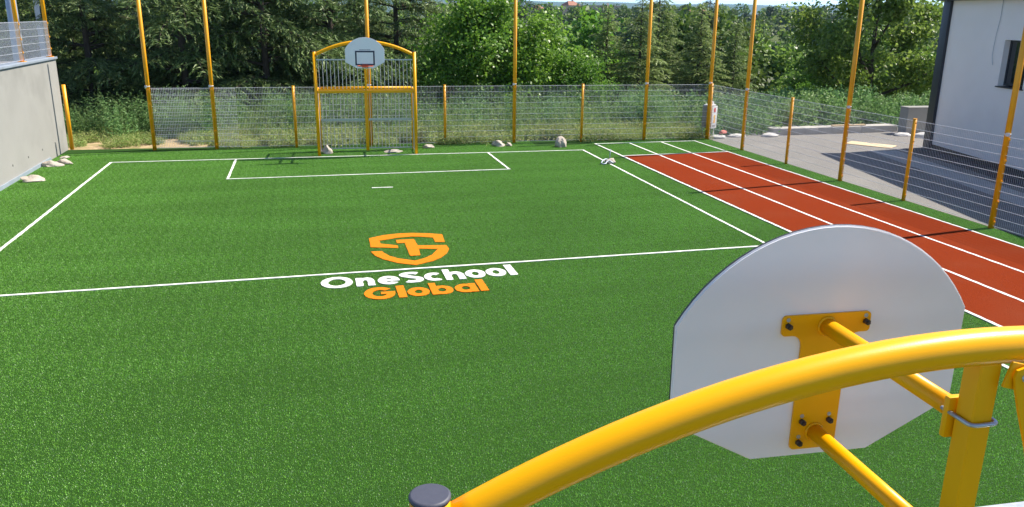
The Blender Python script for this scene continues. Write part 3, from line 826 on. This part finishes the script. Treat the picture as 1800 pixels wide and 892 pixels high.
# ================================================================== SMALL THINGS
def rock(label, loc, size, seed, rz=0.0, mat=M_stone, name="rock", cat="rock", sub=3, rough=0.30, group=None, flat=0.0):
    bm = bmesh.new(); bmesh.ops.create_icosphere(bm, subdivisions=sub, radius=1.0)
    # facet with a few random cutting planes so that it breaks like limestone
    r2 = random.Random(seed)
    cuts = [(Vector((r2.uniform(-1, 1), r2.uniform(-1, 1), r2.uniform(-0.6, 1))).normalized(), r2.uniform(0.62, 0.9)) for _ in range(9)]
    for v in bm.verts:
        p = v.co.copy()
        if mat is M_stone:
            for nn, dd in cuts:
                e = p.dot(nn) - dd
                if e > 0: p -= nn * e * 0.9
        p *= 1 + rough * noise.noise(p * 1.7 + Vector((seed, seed * 0.3, 0))) + 0.25 * rough * noise.noise(p * 5 + Vector((0, seed, 1)))
        v.co = Vector((p.x * size[0] / 2, p.y * size[1] / 2, max(-0.1 * size[2], p.z * size[2] * (0.55 if p.z > 0 else 0.45))))
    zmin = min(v.co.z for v in bm.verts)
    for v in bm.verts: v.co.z -= zmin
    for f in bm.faces: f.smooth = mat is not M_stone
    me = bpy.data.meshes.new(name); bm.to_mesh(me); bm.free(); me.materials.append(mat)
    if mat is M_stone: 
        for p in me.polygons: p.use_smooth = True
        me.set_sharp_from_angle(angle=math.radians(22))
    o = obj(name, me, mat, None, loc=loc, rz=rz)
    return tag(o, label, cat, group)
rock("long flat pale stone nearest the camera at the foot of the concrete wall", (-7.02, 23.35, 0.01), (0.62, 0.36, 0.24), 3, 0.25, flat=0.3)
rock("larger of two pale stones lying together by the concrete wall", (-7.12, 25.62, 0.01), (0.58, 0.34, 0.25), 5, 0.1)
rock("narrow stone leaning behind its larger neighbour by the concrete wall", (-6.92, 25.95, 0.01), (0.55, 0.26, 0.22), 9, -0.5)
rock("small white stone at the far end of the concrete wall", (-7.18, 27.0, 0.01), (0.30, 0.2, 0.10), 12, 0.4)
rock("white boulder leaning inside the left post of the far goal", (0.55, 26.45, 0.01), (0.36, 0.30, 0.40), 14, -0.4)
rock("flat grey stone slab lying inside the far goal", (2.63, 26.35, 0.01), (0.56, 0.42, 0.13), 17, 0.1)
rock("low pale stone by the fence just right of the far goal", (3.85, 26.98, 0.01), (0.42, 0.30, 0.17), 19, 0.0)
rock("larger rounded white stone of the pair by the back fence", (6.25, 26.95, 0.01), (0.46, 0.36, 0.30), 23, 0.2)
rock("small white stone touching the right side of a larger one by the back fence", (6.60, 26.93, 0.01), (0.26, 0.22, 0.20), 29, 0.9)
rock("upright jagged white rock standing apart near the back fence", (8.28, 26.40, 0.01), (0.40, 0.40, 0.54), 36, 2.6, rough=0.28)
def bag(label, loc, size, seed, rz=0.0):
    return rock(label, loc, size, seed, rz, M_bag, "sandbag", "sandbag", 3, 0.22, "white sandbags around the asphalt yard")
bag("white sandbag under the sign box at the fence corner", (14.62, 27.35, 0.004), (0.66, 0.42, 0.20), 41, 0.3)
bag("flat white sandbag just right of the sign box", (15.45, 27.55, 0.004), (0.72, 0.42, 0.16), 43, -0.05)
bag("white sandbag at the left end of the kerb wall", (16.78, 27.42, 0.004), (0.72, 0.44, 0.19), 47, 0.15)
bag("thin white sandbag lying left of the plump one by the end block", (22.0, 26.72, 0.004), (0.75, 0.45, 0.18), 51, 0.1)
bag("plump white sandbag against the corner of the building", (22.45, 26.1, 0.004), (0.85, 0.55, 0.30), 53, -0.4)

# sign box on thin legs at the corner of the fence
SB = thing("sign_box", "grey site cabinet with a white notice panel behind the fence corner", "cabinet", (14.36, 27.66, 0), 0.62)
obj("cabinet", MB().box2((-0.19, -0.16, 0.36), (0.19, 0.20, 1.16)), M_kit, SB, bevel=0.01)
pn = obj("notice_panel", MB().box2((-0.17, -0.185, 0.34), (0.23, -0.163, 1.14)), M_sheet, SB, bevel=0.003)
obj("red_print", MB().box2((-0.04, -0.189, 0.93), (0.10, -0.186, 1.08)), M_poster_r, pn)
obj("yellow_print", MB().prism([(-0.05, 0.56), (0.06, 0.52), (0.10, 0.62), (0.08, 0.72), (0.11, 0.80), (0.02, 0.84), (-0.04, 0.78), (0.0, 0.68)], -0.001, 0.001), M_poster_y, pn)
o = pn.children[-1]; o.rotation_euler = (PI / 2, 0, 0); o.location = (0, -0.1875, 0)
obj("text_line", MB().box2((-0.11, -0.189, 0.44), (0.17, -0.186, 0.455)).box2((-0.09, -0.189, 0.40), (0.12, -0.186, 0.412)), M_dark, pn)
obj("top_cap", MB().box2((-0.17, -0.15, 1.161), (0.17, 0.18, 1.20)).box2((-0.02, -0.10, 1.20), (0.10, 0.02, 1.30)), M_sheet, SB, bevel=0.006)
for x in (-0.15, 0.15):
    for y_ in (-0.13, 0.16): obj("leg", MB().box2((x - 0.012, y_ - 0.012, 0), (x + 0.012, y_ + 0.012, 0.36)), M_sheet, SB)
rock("crumpled faded red cloth hanging under the sign box", (14.82, 27.40, 0.16), (0.40, 0.16, 0.17), 61, 0.5, M_cloth, "red_cloth", "cloth", 3, 0.5)
# rod in a stone weight on the touchline
AN = thing("rod_stand", "dark metal rod standing upright in a pale stone weight on the right touchline", "stand", (8.80, 23.05, 0.012), 0.2)
rs = bmesh.new(); bmesh.ops.create_icosphere(rs, subdivisions=2, radius=1)
for v in rs.verts:
    p = v.co * (1 + 0.35 * noise.noise(v.co * 1.6)); v.co = Vector((p.x * 0.19, p.y * 0.13, max(0, p.z * 0.11 + 0.04)))
me = bpy.data.meshes.new("weight"); rs.to_mesh(me); rs.free(); me.materials.append(M_stone)
obj("weight", me, M_stone, AN)
obj("rod", MB().tube([(-0.03, 0.0, 0.06), (0.01, 0.02, 0.42)], 0.014, 8), M_greymetal, AN)
obj("foot_loop", MB().tube([(-0.04, 0.02, 0.11), (-0.16, 0.0, 0.13), (-0.28, -0.03, 0.11), (-0.38, -0.10, 0.04), (-0.34, -0.17, 0.02), (-0.24, -0.16, 0.03), (-0.2, -0.1, 0.05), (-0.08, -0.08, 0.10), (-0.02, -0.12, 0.05), (0.02, -0.16, 0.015)], 0.022, 8), M_greymetal, AN)

# ================================================================== VEGETATION
def rand_unit(n):
    v = rng.normal(size=(n, 3)); return v / np.linalg.norm(v, axis=1)[:, None]
def leaf_quads(C, size, upbias=0.5, aspect=0.6, outward=None, outb=0.0):
    """diamond leaves at C, normals biased upwards / outwards"""
    n = len(C)
    N = rand_unit(n) + np.array([0, 0, upbias])
    if outward is not None: N = N + outward * outb
    N /= np.linalg.norm(N, axis=1)[:, None]
    A = np.cross(N, rand_unit(n)); A /= np.linalg.norm(A, axis=1)[:, None] + 1e-9
    B = np.cross(N, A)
    s = (np.asarray(size) * rng.uniform(0.65, 1.3, n))[:, None]
    V = np.empty((n, 4, 3))
    V[:, 0] = C - A * s; V[:, 1] = C + B * s * aspect + N * s * 0.12; V[:, 2] = C + A * s; V[:, 3] = C - B * s * aspect + N * s * 0.12
    return V.reshape(-1, 3), np.arange(4 * n).reshape(n, 4)

def limb_tree(H, R, seed, trunk_h=0.30, nlimb=9, lean=0.0, low=0.25, flat=1.0, r0=0.16, spread=1.0):
    """trunk with limbs and twigs; returns mesh builder and the twig tips"""
    r2 = random.Random(seed); mb = MB(); tips = []
    top = Vector((r2.uniform(-.3, .3) + lean, r2.uniform(-.3, .3), H * 0.86))
    tp = [Vector((0, 0, -0.3)), Vector((lean * 0.1, 0, H * 0.2)), Vector((lean * 0.35 + r2.uniform(-.15, .15), r2.uniform(-.15, .15), H * 0.5)), top]
    mb.tube(tp, [r0, r0 * 0.8, r0 * 0.5, r0 * 0.12], 8)
    def on_trunk(t):
        k = min(2, int(t * 3)); f = t * 3 - k
        return tp[k].lerp(tp[k + 1], f)
    for i in range(nlimb):
        t = low + (0.92 - low) * (i + r2.random() * 0.6) / nlimb
        b = on_trunk(t); az = i * 2.4 + r2.uniform(-.4, .4)
        f = (t - low) / (1 - low)
        ln = R * (0.55 + 0.6 * math.sin(PI * min(1, f * 0.75 + 0.25))) * r2.uniform(0.75, 1.1)
        el = math.radians(r2.uniform(8, 30) + 42 * f)
        d = Vector((math.cos(az) * math.cos(el), math.sin(az) * math.cos(el), math.sin(el) * flat))
        mid = b + d * ln * 0.5 + Vector((0, 0, -0.04 * ln)); end = b + d * ln + Vector((0, 0, 0.10 * ln))
        rr = r0 * (0.48 - 0.25 * f)
        mb.tube([b, mid, end], [rr, rr * 0.6, rr * 0.15], 6)
        tips.append(end); tips.append(mid.lerp(end, 0.55))
        for j in range(6):
            q = b.lerp(mid, 0.55 + 0.07 * j) if j < 3 else mid.lerp(end, 0.15 + 0.25 * (j - 3))
            d2 = (d + Vector((r2.uniform(-1, 1), r2.uniform(-1, 1), r2.uniform(-.35, .7)))).normalized()
            e2 = q + d2 * ln * r2.uniform(0.25, 0.48)
            mb.tube([q, q.lerp(e2, 0.5) + Vector((0, 0, -0.03)), e2], [rr * 0.42, rr * 0.25, rr * 0.07], 5)
            tips.append(e2); tips.append(q.lerp(e2, 0.6))
    return mb, tips

def broadleaf_meshes(name, H, R, seed, nleaf, leaf, cl_r, mat, **kw):
    mb, tips = limb_tree(H, R, seed, **kw)
    T = np.array([tuple(t) for t in tips])
    k = len(T)
    w_ = rng.uniform(0.5, 1.5, k); w_ /= w_.sum()
    idx = rng.choice(k, nleaf, p=w_)
    off = rng.normal(size=(nleaf, 3)) * np.array([1, 1, 0.62]) * cl_r * rng.uniform(0.5, 1.25, k)[idx][:, None]
    C = T[idx] + off
    cen = np.array([0, 0, H * 0.5])
    out = C - cen; out /= np.linalg.norm(out, axis=1)[:, None] + 1e-6
    V, Q = leaf_quads(C, np.full(nleaf, leaf), 0.55, 0.62, out, 0.4)
    return mb.mesh(name + "_trunk", [M_bark]), npmesh(name + "_crown", V, Q, [mat])

def cedar_meshes(name, H, Rb, seed, mat=M_cedar, z_lo=0.8, step=0.62, per=6, droop=0.46, tw_step=0.13, tuft=0.165, dens=1.0, tip=0.10, power=0.75, k=3, up0=0.22, asp=0.13):
    """tiered conifer: whorls of flat layered boughs with side twigs carrying needle tufts"""
    r2 = random.Random(seed); mb = MB()
    mb.tube([(0, 0, -0.4), (0.05, 0, H * 0.3), (-0.04, 0.03, H * 0.65), (0, 0, H)], [0.15 * H / 13, 0.125 * H / 13, 0.08 * H / 13, 0.012], 8)
    C = []; D = []
    z = z_lo
    while z < H - 0.15:
        f = (z - z_lo) / (H - z_lo)
        for b in range(per):
            az = r2.uniform(0, 2 * PI)
            L = (Rb * (1 - f) ** power + tip) * r2.uniform(0.62, 1.12)
            dz = r2.uniform(-0.15, 0.15)
            up = up0 + 0.45 * f + r2.uniform(-0.10, 0.14)
            ca, sa = math.cos(az), math.sin(az)
            def pt(s): return (ca * L * s, sa * L * s, z + dz + L * (up * s - (droop + 0.25 * f) * s * s))
            if L > 0.5:
                mb.tube([pt(0), pt(0.35), pt(0.7), pt(1.0)], [0.035 * L / 3 + 0.008, 0.026 * L / 3 + 0.006, 0.014 * L / 3 + 0.004, 0.004], 4, caps=False)
            s = 0.16
            side = 1
            while s < 1.0:
                p = pt(s); side = -side
                l2 = (0.50 * L * (1 - s) ** 0.8 * min(1, s * 3 + 0.2) + 0.14) * r2.uniform(0.7, 1.2)
                a2 = az + side * math.radians(r2.uniform(40, 68))
                cb, sb_ = math.cos(a2), math.sin(a2)
                m = max(2, int(l2 / 0.10 * dens))
                dr = r2.uniform(0.15, 0.75)
                for q in range(m):
                    u = (q + 0.6) / m
                    C.append((p[0] + cb * l2 * u, p[1] + sb_ * l2 * u, p[2] - dr * l2 * u * u + 0.02))
                    D.append((cb, sb_, -dr * 1.3 * u + 0.12))
                s += tw_step / max(0.4, L) * r2.uniform(0.8, 1.2)
        z += step * r2.uniform(0.8, 1.2)
    C = np.array(C); D = np.array(D); D /= np.linalg.norm(D, axis=1)[:, None]
    n = len(C)
    Cc = np.repeat(C, k, 0) + rng.normal(size=(n * k, 3)) * 0.03
    Dd = np.repeat(D, k, 0) + rng.normal(size=(n * k, 3)) * 0.42 + np.array([0, 0, -0.15])
    Dd /= np.linalg.norm(Dd, axis=1)[:, None]
    S = np.cross(Dd, np.array([0, 0, 1.0]) + rng.normal(size=(n * k, 3)) * 0.45); S /= np.linalg.norm(S, axis=1)[:, None] + 1e-9
    ln = (tuft * rng.uniform(0.7, 1.35, n * k))[:, None]
    V = np.empty((n * k, 4, 3))
    V[:, 0] = Cc - Dd * ln * 0.4; V[:, 1] = Cc + S * ln * asp; V[:, 2] = Cc + Dd * ln; V[:, 3] = Cc - S * ln * asp
    return mb.mesh(name + "_trunk", [M_bark]), npmesh(name + "_crown", V.reshape(-1, 3), np.arange(4 * n * k).reshape(-1, 4), [mat])

def plant_tree(name, label, cat, meshes, loc, s=1.0, rz=0.0, group=None, sz=None):
    t = thing(name, label, cat, loc, rz, group)
    t.scale = (s, s, sz or s)
    obj("trunk", meshes[0], M_bark, t); obj("crown", meshes[1], M_bark, t)
    return t

CED = [cedar_meshes("cedar", 14.0, 4.5, s, z_lo=zl, k=3) for s, zl in ((3, 1.7), (8, 1.4), (21, 2.2))]
FIR = [cedar_meshes("fir", 12.0, rb_, s, mat=m_, z_lo=0.5, step=0.42, per=6, droop=dr_, tw_step=0.17, tuft=0.20, k=3) for s, m_, rb_, dr_ in ((5, M_palefir, 3.1, 0.48), (12, M_pine, 2.2, 0.30))]

near_cedars = [
    (-12.6, 39.5, 0, 1.0, 0.2, "dark cedar at the far left above the wire railing"),
    (-8.4, 37.0, 1, 0.95, 2.1, "dark cedar behind the open bay left of the first tall post"),
    (-4.75, 36.6, 2, 1.0, 4.0, "cedar with a bare trunk between the two leftmost tall posts"),
    (-1.6, 37.3, 0, 1.05, 1.3, "broad cedar directly left of the far goal"),
    (1.3, 40.0, 1, 1.1, 3.3, "tall cedar straight behind the far basketball board"),
    (4.6, 43.0, 2, 1.02, 5.0, "cedar between the far goal and the bright green maple"),
    (-13.5, 47.0, 1, 1.1, 0.9, "cedar farther back at the extreme left behind the mast"),
    (-6.6, 45.5, 0, 1.05, 2.9, "farther cedar filling the gap behind the first two posts"),
    (-10.6, 43.5, 2, 1.0, 4.4, "shaded cedar between the extreme left one and the open bay"),
    (-3.2, 42.0, 1, 1.0, 5.6, "shaded cedar in the second row behind the second tall post"),
    (3.0, 47.5, 0, 1.0, 0.3, "second row cedar seen right of the far basketball board"),
    (-0.4, 49.0, 2, 1.0, 1.1, "farther cedar seen left of the far goal arch"),
]
for x, y, k, s, rz, lab in near_cedars:
    plant_tree("cedar_tree", lab, "tree", CED[k], (x, y, ground_z(x, y) - 0.6), s, rz, "cedars on the left behind the pitch")
right_firs = [
    (15.4, 41.5, 0, 0.47, 0.4, 1.5, "short pale cedar at the right edge of the bright maple"),
    (16.8, 40.4, 0, 0.50, 1.7, 1.5, "bushy grey green conifer right of the bright maple"),
    (19.5, 44.5, 0, 0.66, 2.9, 1.35, "tall pointed conifer behind the sixth tall post from the left"),
    (20.9, 42.0, 0, 0.50, 3.6, 1.5, "broad pale conifer filling the space left of the corner post"),
    (22.6, 44.5, 1, 0.64, 4.4, 0.95, "narrow dark fir just left of the corner post"),
    (23.6, 43.0, 0, 0.43, 0.2, 1.5, "low pale conifer behind the corner of the fence"),
    (13.9, 55.0, 1, 0.95, 5.1, 1.0, "slim dark fir rising behind the bright maple"),
    (10.3, 58.0, 0, 1.00, 1.0, 1.1, "pointed fir behind the left half of the bright maple"),
]
for x, y, k, s, rz, wd_, lab in right_firs:
    t = plant_tree("conifer_tree", lab, "tree", FIR[k], (x, y, ground_z(x, y) - 0.2), s * wd_, rz, "conifers right of the maple", s)

MAPLE = [broadleaf_meshes("maple", 6.4, 2.7, s, 24000, 0.088, 0.42, M_maple, nlimb=13, low=0.12, r0=0.12) for s in (4, 17)]
ASH = broadleaf_meshes("ash", 9.0, 4.6, 31, 32000, 0.105, 0.46, M_ash, nlimb=13, low=0.12, r0=0.20)
for x, y, k, s, rz, lab in [(7.5, 36.0, 0, 1.02, 0.3, "bright green maple left of the fourth tall post"), (9.9, 36.4, 1, 0.88, 2.0, "bright green maple standing right behind the fourth tall post"), (5.7, 34.8, 1, 0.62, 4.0, "low bright green maple bush at the left foot of the big maple"), (11.6, 35.2, 0, 0.60, 1.2, "low bright green maple bush right of the tall maples")]:
    plant_tree("maple_tree", lab, "tree", MAPLE[k], (x, y, ground_z(x, y) - 0.9), s, rz, "bright green maples behind the fence")
plant_tree("ash_tree", "big leafy ash tree with visible dark limbs left of the white building", "tree", ASH, (27.3, 36.0, -0.9), 1.0, 0.5)

OAK = [broadleaf_meshes("oak", 9.5, 4.2, s, 8500, 0.23, 0.72, m_, nlimb=10, low=0.15, r0=0.2) for s, m_ in ((41, M_oak), (43, M_oak), (47, M_ash), (53, M_maple))]
BUSH = [broadleaf_meshes("bush", 9.5, 4.4, s, 26000, 0.15, 0.70, m_, nlimb=12, low=0.12, r0=0.2) for s, m_ in ((61, M_ash), (67, M_maple))]
WIL = broadleaf_meshes("willow", 9.0, 3.4, 59, 9000, 0.17, 0.55, M_weed, nlimb=11, low=0.2, r0=0.2)
named = [
    (44.5, 80.0, 3, 0.85, "bright yellow green tree in the dip right of the corner post"),
    (40.0, 66.0, 2, 0.62, "rounded mid green tree left of the second right hand post"),
    (33.5, 50.0, 2, 0.50, "small leafy tree beyond the yard left of the ash"),
    (30.5, 44.0, 3, 0.36, "low bright bush in front of the ash tree"),
    (39.0, 52.0, 2, 0.70, "leafy tree half hidden behind the right side of the ash"),
    (33.6, 41.0, 2, 0.42, "bright bush between the ash and the building corner"),
]
for x, y, k, s, lab in named:
    plant_tree("leafy_tree", lab, "tree", BUSH[k - 2], (x, y, ground_z(x, y) - 0.4), s, rng.uniform(0, 6), "leafy trees in the dip beyond the yard")
plant_tree("willow_tree", "pale grey green willow with drooping crown in the valley", "tree", WIL, (53.0, 86.0, ground_z(53, 86)), 1.1, 1.0)

# wooded slope: each tree in view an individual, thinning to one wood on the far ridge
placed = []
r3 = random.Random(77)
y = 64.0
cnt = 0
while y < 215:
    step = 5.6 + y * 0.012
    xa, xb = y * 0.02 - 6, y * 0.98 + 6
    if y > 90: xa = -y * 0.36
    x = xa
    while x < xb:
        px = x + r3.uniform(-2.2, 2.2); py = y + r3.uniform(-2.6, 2.6)
        keep = cnt < 285 and r3.random() < (0.9 if x > 0 else 0.45)
        if keep and not (abs(px - 53) < 6 and abs(py - 83) < 9):
            k = r3.choices((0, 1, 2, 3, 4, 5), (5, 5, 3, 1.6, 1.0, 1.2))[0]
            s = r3.uniform(0.75, 1.15)
            if k < 4: t = plant_tree("woodland_tree", "leafy round headed tree among many on the wooded valley slope", "tree", OAK[k], (px, py, ground_z(px, py) - 0.5), s, r3.uniform(0, 6.3), "leafy trees on the valley slope")
            else: t = plant_tree("woodland_conifer", "dark pointed conifer among the leafy trees on the valley slope", "tree", FIR[k - 4], (px, py, ground_z(px, py) - 0.3), s * 0.95, r3.uniform(0, 6.3), "conifers on the valley slope")
            cnt += 1
        x += step * r3.uniform(0.85, 1.2)
    y += step * 0.92

def wood_mass(name, ya, yb, ntree, mats):
    Vs = []; Qs = []; mis = []; base = 0
    for i in range(ntree):
        yy = r3.uniform(ya, yb); xx = r3.uniform(-0.36 * yy, 1.0 * yy + 10)
        if any(abs(xx - hx) < hw + 3 and hy - 26 < yy < hy + 6 for hx, hy, hw in HOUSES): continue
        h = r3.uniform(6.5, 11.0); r_ = h * r3.uniform(0.30, 0.46)
        if r3.random() < 0.15: h *= 1.1; r_ *= 0.55
        m = 260
        nb = 9
        cen = rand_unit(nb) * np.array([r_ * 0.55, r_ * 0.55, h * 0.26]) + np.array([0, 0, h * 0.58])
        idx = rng.integers(0, nb, m)
        u = rand_unit(m); rad = r_ * 0.52
        C = cen[idx] + u * rad * rng.uniform(0.7, 1.08, m)[:, None]
        V, Q = leaf_quads(C, np.full(m, 0.52), 0.3, 0.7, u, 0.8)
        V = V + np.array([xx, yy, ground_z(xx, yy)])
        Vs.append(V); Qs.append(Q + base); base += len(V)
        mis += [r3.randrange(len(mats))] * m
    me = npmesh(name, np.vstack(Vs), np.vstack(Qs), mats, mi=mis)
    return struct(obj(name, me, mats), "stuff")
HOUSES = [(147, 402, 6.5), (135, 420, 4), (118, 420, 4), (48, 408, 5), (197, 405, 8)]
wood_mass("far_wood", 212, 395, 640, [M_oak, M_pine, M_oak, M_ash])
wood_mass("ridge_wood", 425, 520, 240, [M_oak, M_pine])

# houses on the opposite ridge
def house(label, x, y, z, wx, wy, h, rh, flat=False):
    t = thing("ridge_house", label, "house", (x, y, z), 0.2, "houses on the opposite ridge")
    obj("wall", MB().box2((-wx, -wy, -6), (wx, wy, h)), M_house, t)
    mb = MB()
    if flat: mb.box2((-wx - 0.3, -wy - 0.3, h), (wx + 0.3, wy + 0.3, h + 0.5))
    else:
        mb.v += [(-wx - .4, -wy - .4, h), (wx + .4, -wy - .4, h), (wx + .4, wy + .4, h), (-wx - .4, wy + .4, h), (-wx * .55, 0, h + rh), (wx * .55, 0, h + rh)]
        for f in ((0, 1, 5, 4), (1, 2, 5), (2, 3, 4, 5), (3, 0, 4), (3, 2, 1, 0)): mb.face(f)
    rf = obj("roof", mb, M_roof if not flat else M_house, t)
    obj("chimney", MB().box((wx * 0.3, 0, h + rh * 0.8 + 0.3), (0.7, 0.7, 1.6)), M_house, rf)
    for i in range(3):
        obj("window", MB().box((-wx * 0.6 + i * wx * 0.6, -wy - 0.02, h - 1.6), (0.9, 0.06, 1.2)), M_dark, t)
house("long flat roofed beige building on the ridge above the conifers", 147, 402, 2.0, 5.6, 5, 6.4, 0.6, True)
house("red roofed house peeping over the trees right of the fourth post", 135, 420, 3.5, 3.2, 4, 5.4, 2.2)
house("small red roof on the skyline above the maple", 118, 422, 1.2, 2.6, 3, 5.6, 2.0)
house("red roofed house on the skyline right of the far board", 48, 408, 1.8, 4.2, 4, 5.2, 2.2)
house("low wide beige house on the ridge behind the sixth post", 197, 405, 0.5, 7, 4, 6.0, 1.4)

# ---- weeds behind the fence
def weed_tile(nst, hmin, hmax, leaf, mat_i=0, spread=0.5, per=22, narrow=0.34):
    Cs = []; Ss = []
    for i in range(nst):
        x, y_ = rng.uniform(-spread, spread, 2); h = rng.uniform(hmin, hmax)
        lx, ly = rng.normal(size=2) * 0.10
        t = rng.uniform(0.08, 1, per)
        rad = 0.16 * h * (1.05 - t) + 0.03
        a = rng.uniform(0, 2 * PI, per)
        Cs.append(np.stack([x + lx * t + np.cos(a) * rad, y_ + ly * t + np.sin(a) * rad, h * t], 1)); Ss.append(leaf * (1.15 - 0.6 * t))
    C = np.vstack(Cs); S = np.concatenate(Ss)
    return leaf_quads(C, S, 0.35, narrow)
def weed_points(xa, xb, yf, yb, dens, smin, smax, zoff=0.0, skip=None):
    P = []
    n = int((xb - xa) * (yb - yf) * dens)
    for i in range(n):
        x = rng.uniform(xa, xb); y_ = rng.uniform(yf, yb) - 0.045 * (x - 2)
        if skip and skip(x, y_): continue
        P.append((x, y_, ground_z(x, y_) + zoff, rng.normal() * 0.05, rng.normal() * 0.05, rng.uniform(0, 6.3), rng.uniform(smin, smax)))
    return P
V, Q = weed_tile(34, 0.6, 1.6, 0.072, per=26, narrow=0.27)
dirt = lambda x, y: x < -3.6 and y < 31.2 - 0.35 * (x + 7)
scatter("tall_weeds", V, Q, [M_weed], weed_points(-13, 14.6, 30.6, 34.2, 1.7, 0.8, 1.25, skip=dirt))
V, Q = weed_tile(34, 0.4, 1.15, 0.085, per=22, narrow=0.20)
scatter("green_weeds", V, Q, [M_nettle], weed_points(-2.6, 15.0, 29.3, 33.5, 1.5, 0.6, 1.15))
V, Q = weed_tile(26, 0.5, 1.3, 0.085, narrow=0.5)
scatter("yard_edge_bushes", V, Q, [M_weed], weed_points(14.9, 27.5, 30.0, 34.6, 1.3, 0.9, 1.45) + weed_points(14.5, 17.0, 28.7, 30.5, 1.6, 0.7, 1.1))
V, Q = weed_tile(220, 0.10, 0.45, 0.08, per=6, narrow=0.17)
scatter("dry_grass", V, Q, [M_dry], weed_points(-3.2, 14.0, 28.15, 30.6, 3.2, 0.7, 1.3, 0.05) + weed_points(-9, -3.2, 28.9, 31.6, 1.1, 0.6, 1.1, 0.08))

# ---- air between here and the far hills
hz = MB().box2((-14500, -260, -17.5), (14500, 13000, 175))
m = bpy.data.materials.new("haze_air"); m.use_nodes = True
m.node_tree.nodes.clear()
pv = m.node_tree.nodes.new("ShaderNodeVolumePrincipled"); mo = m.node_tree.nodes.new("ShaderNodeOutputMaterial")
pv.inputs["Color"].default_value = (0.42, 0.68, 1.0, 1)
pv.inputs["Density"].default_value = 0.00008
pv.inputs["Anisotropy"].default_value = 0.2
m.node_tree.links.new(pv.outputs[0], mo.inputs["Volume"])
struct(obj("haze", hz, m), "stuff")
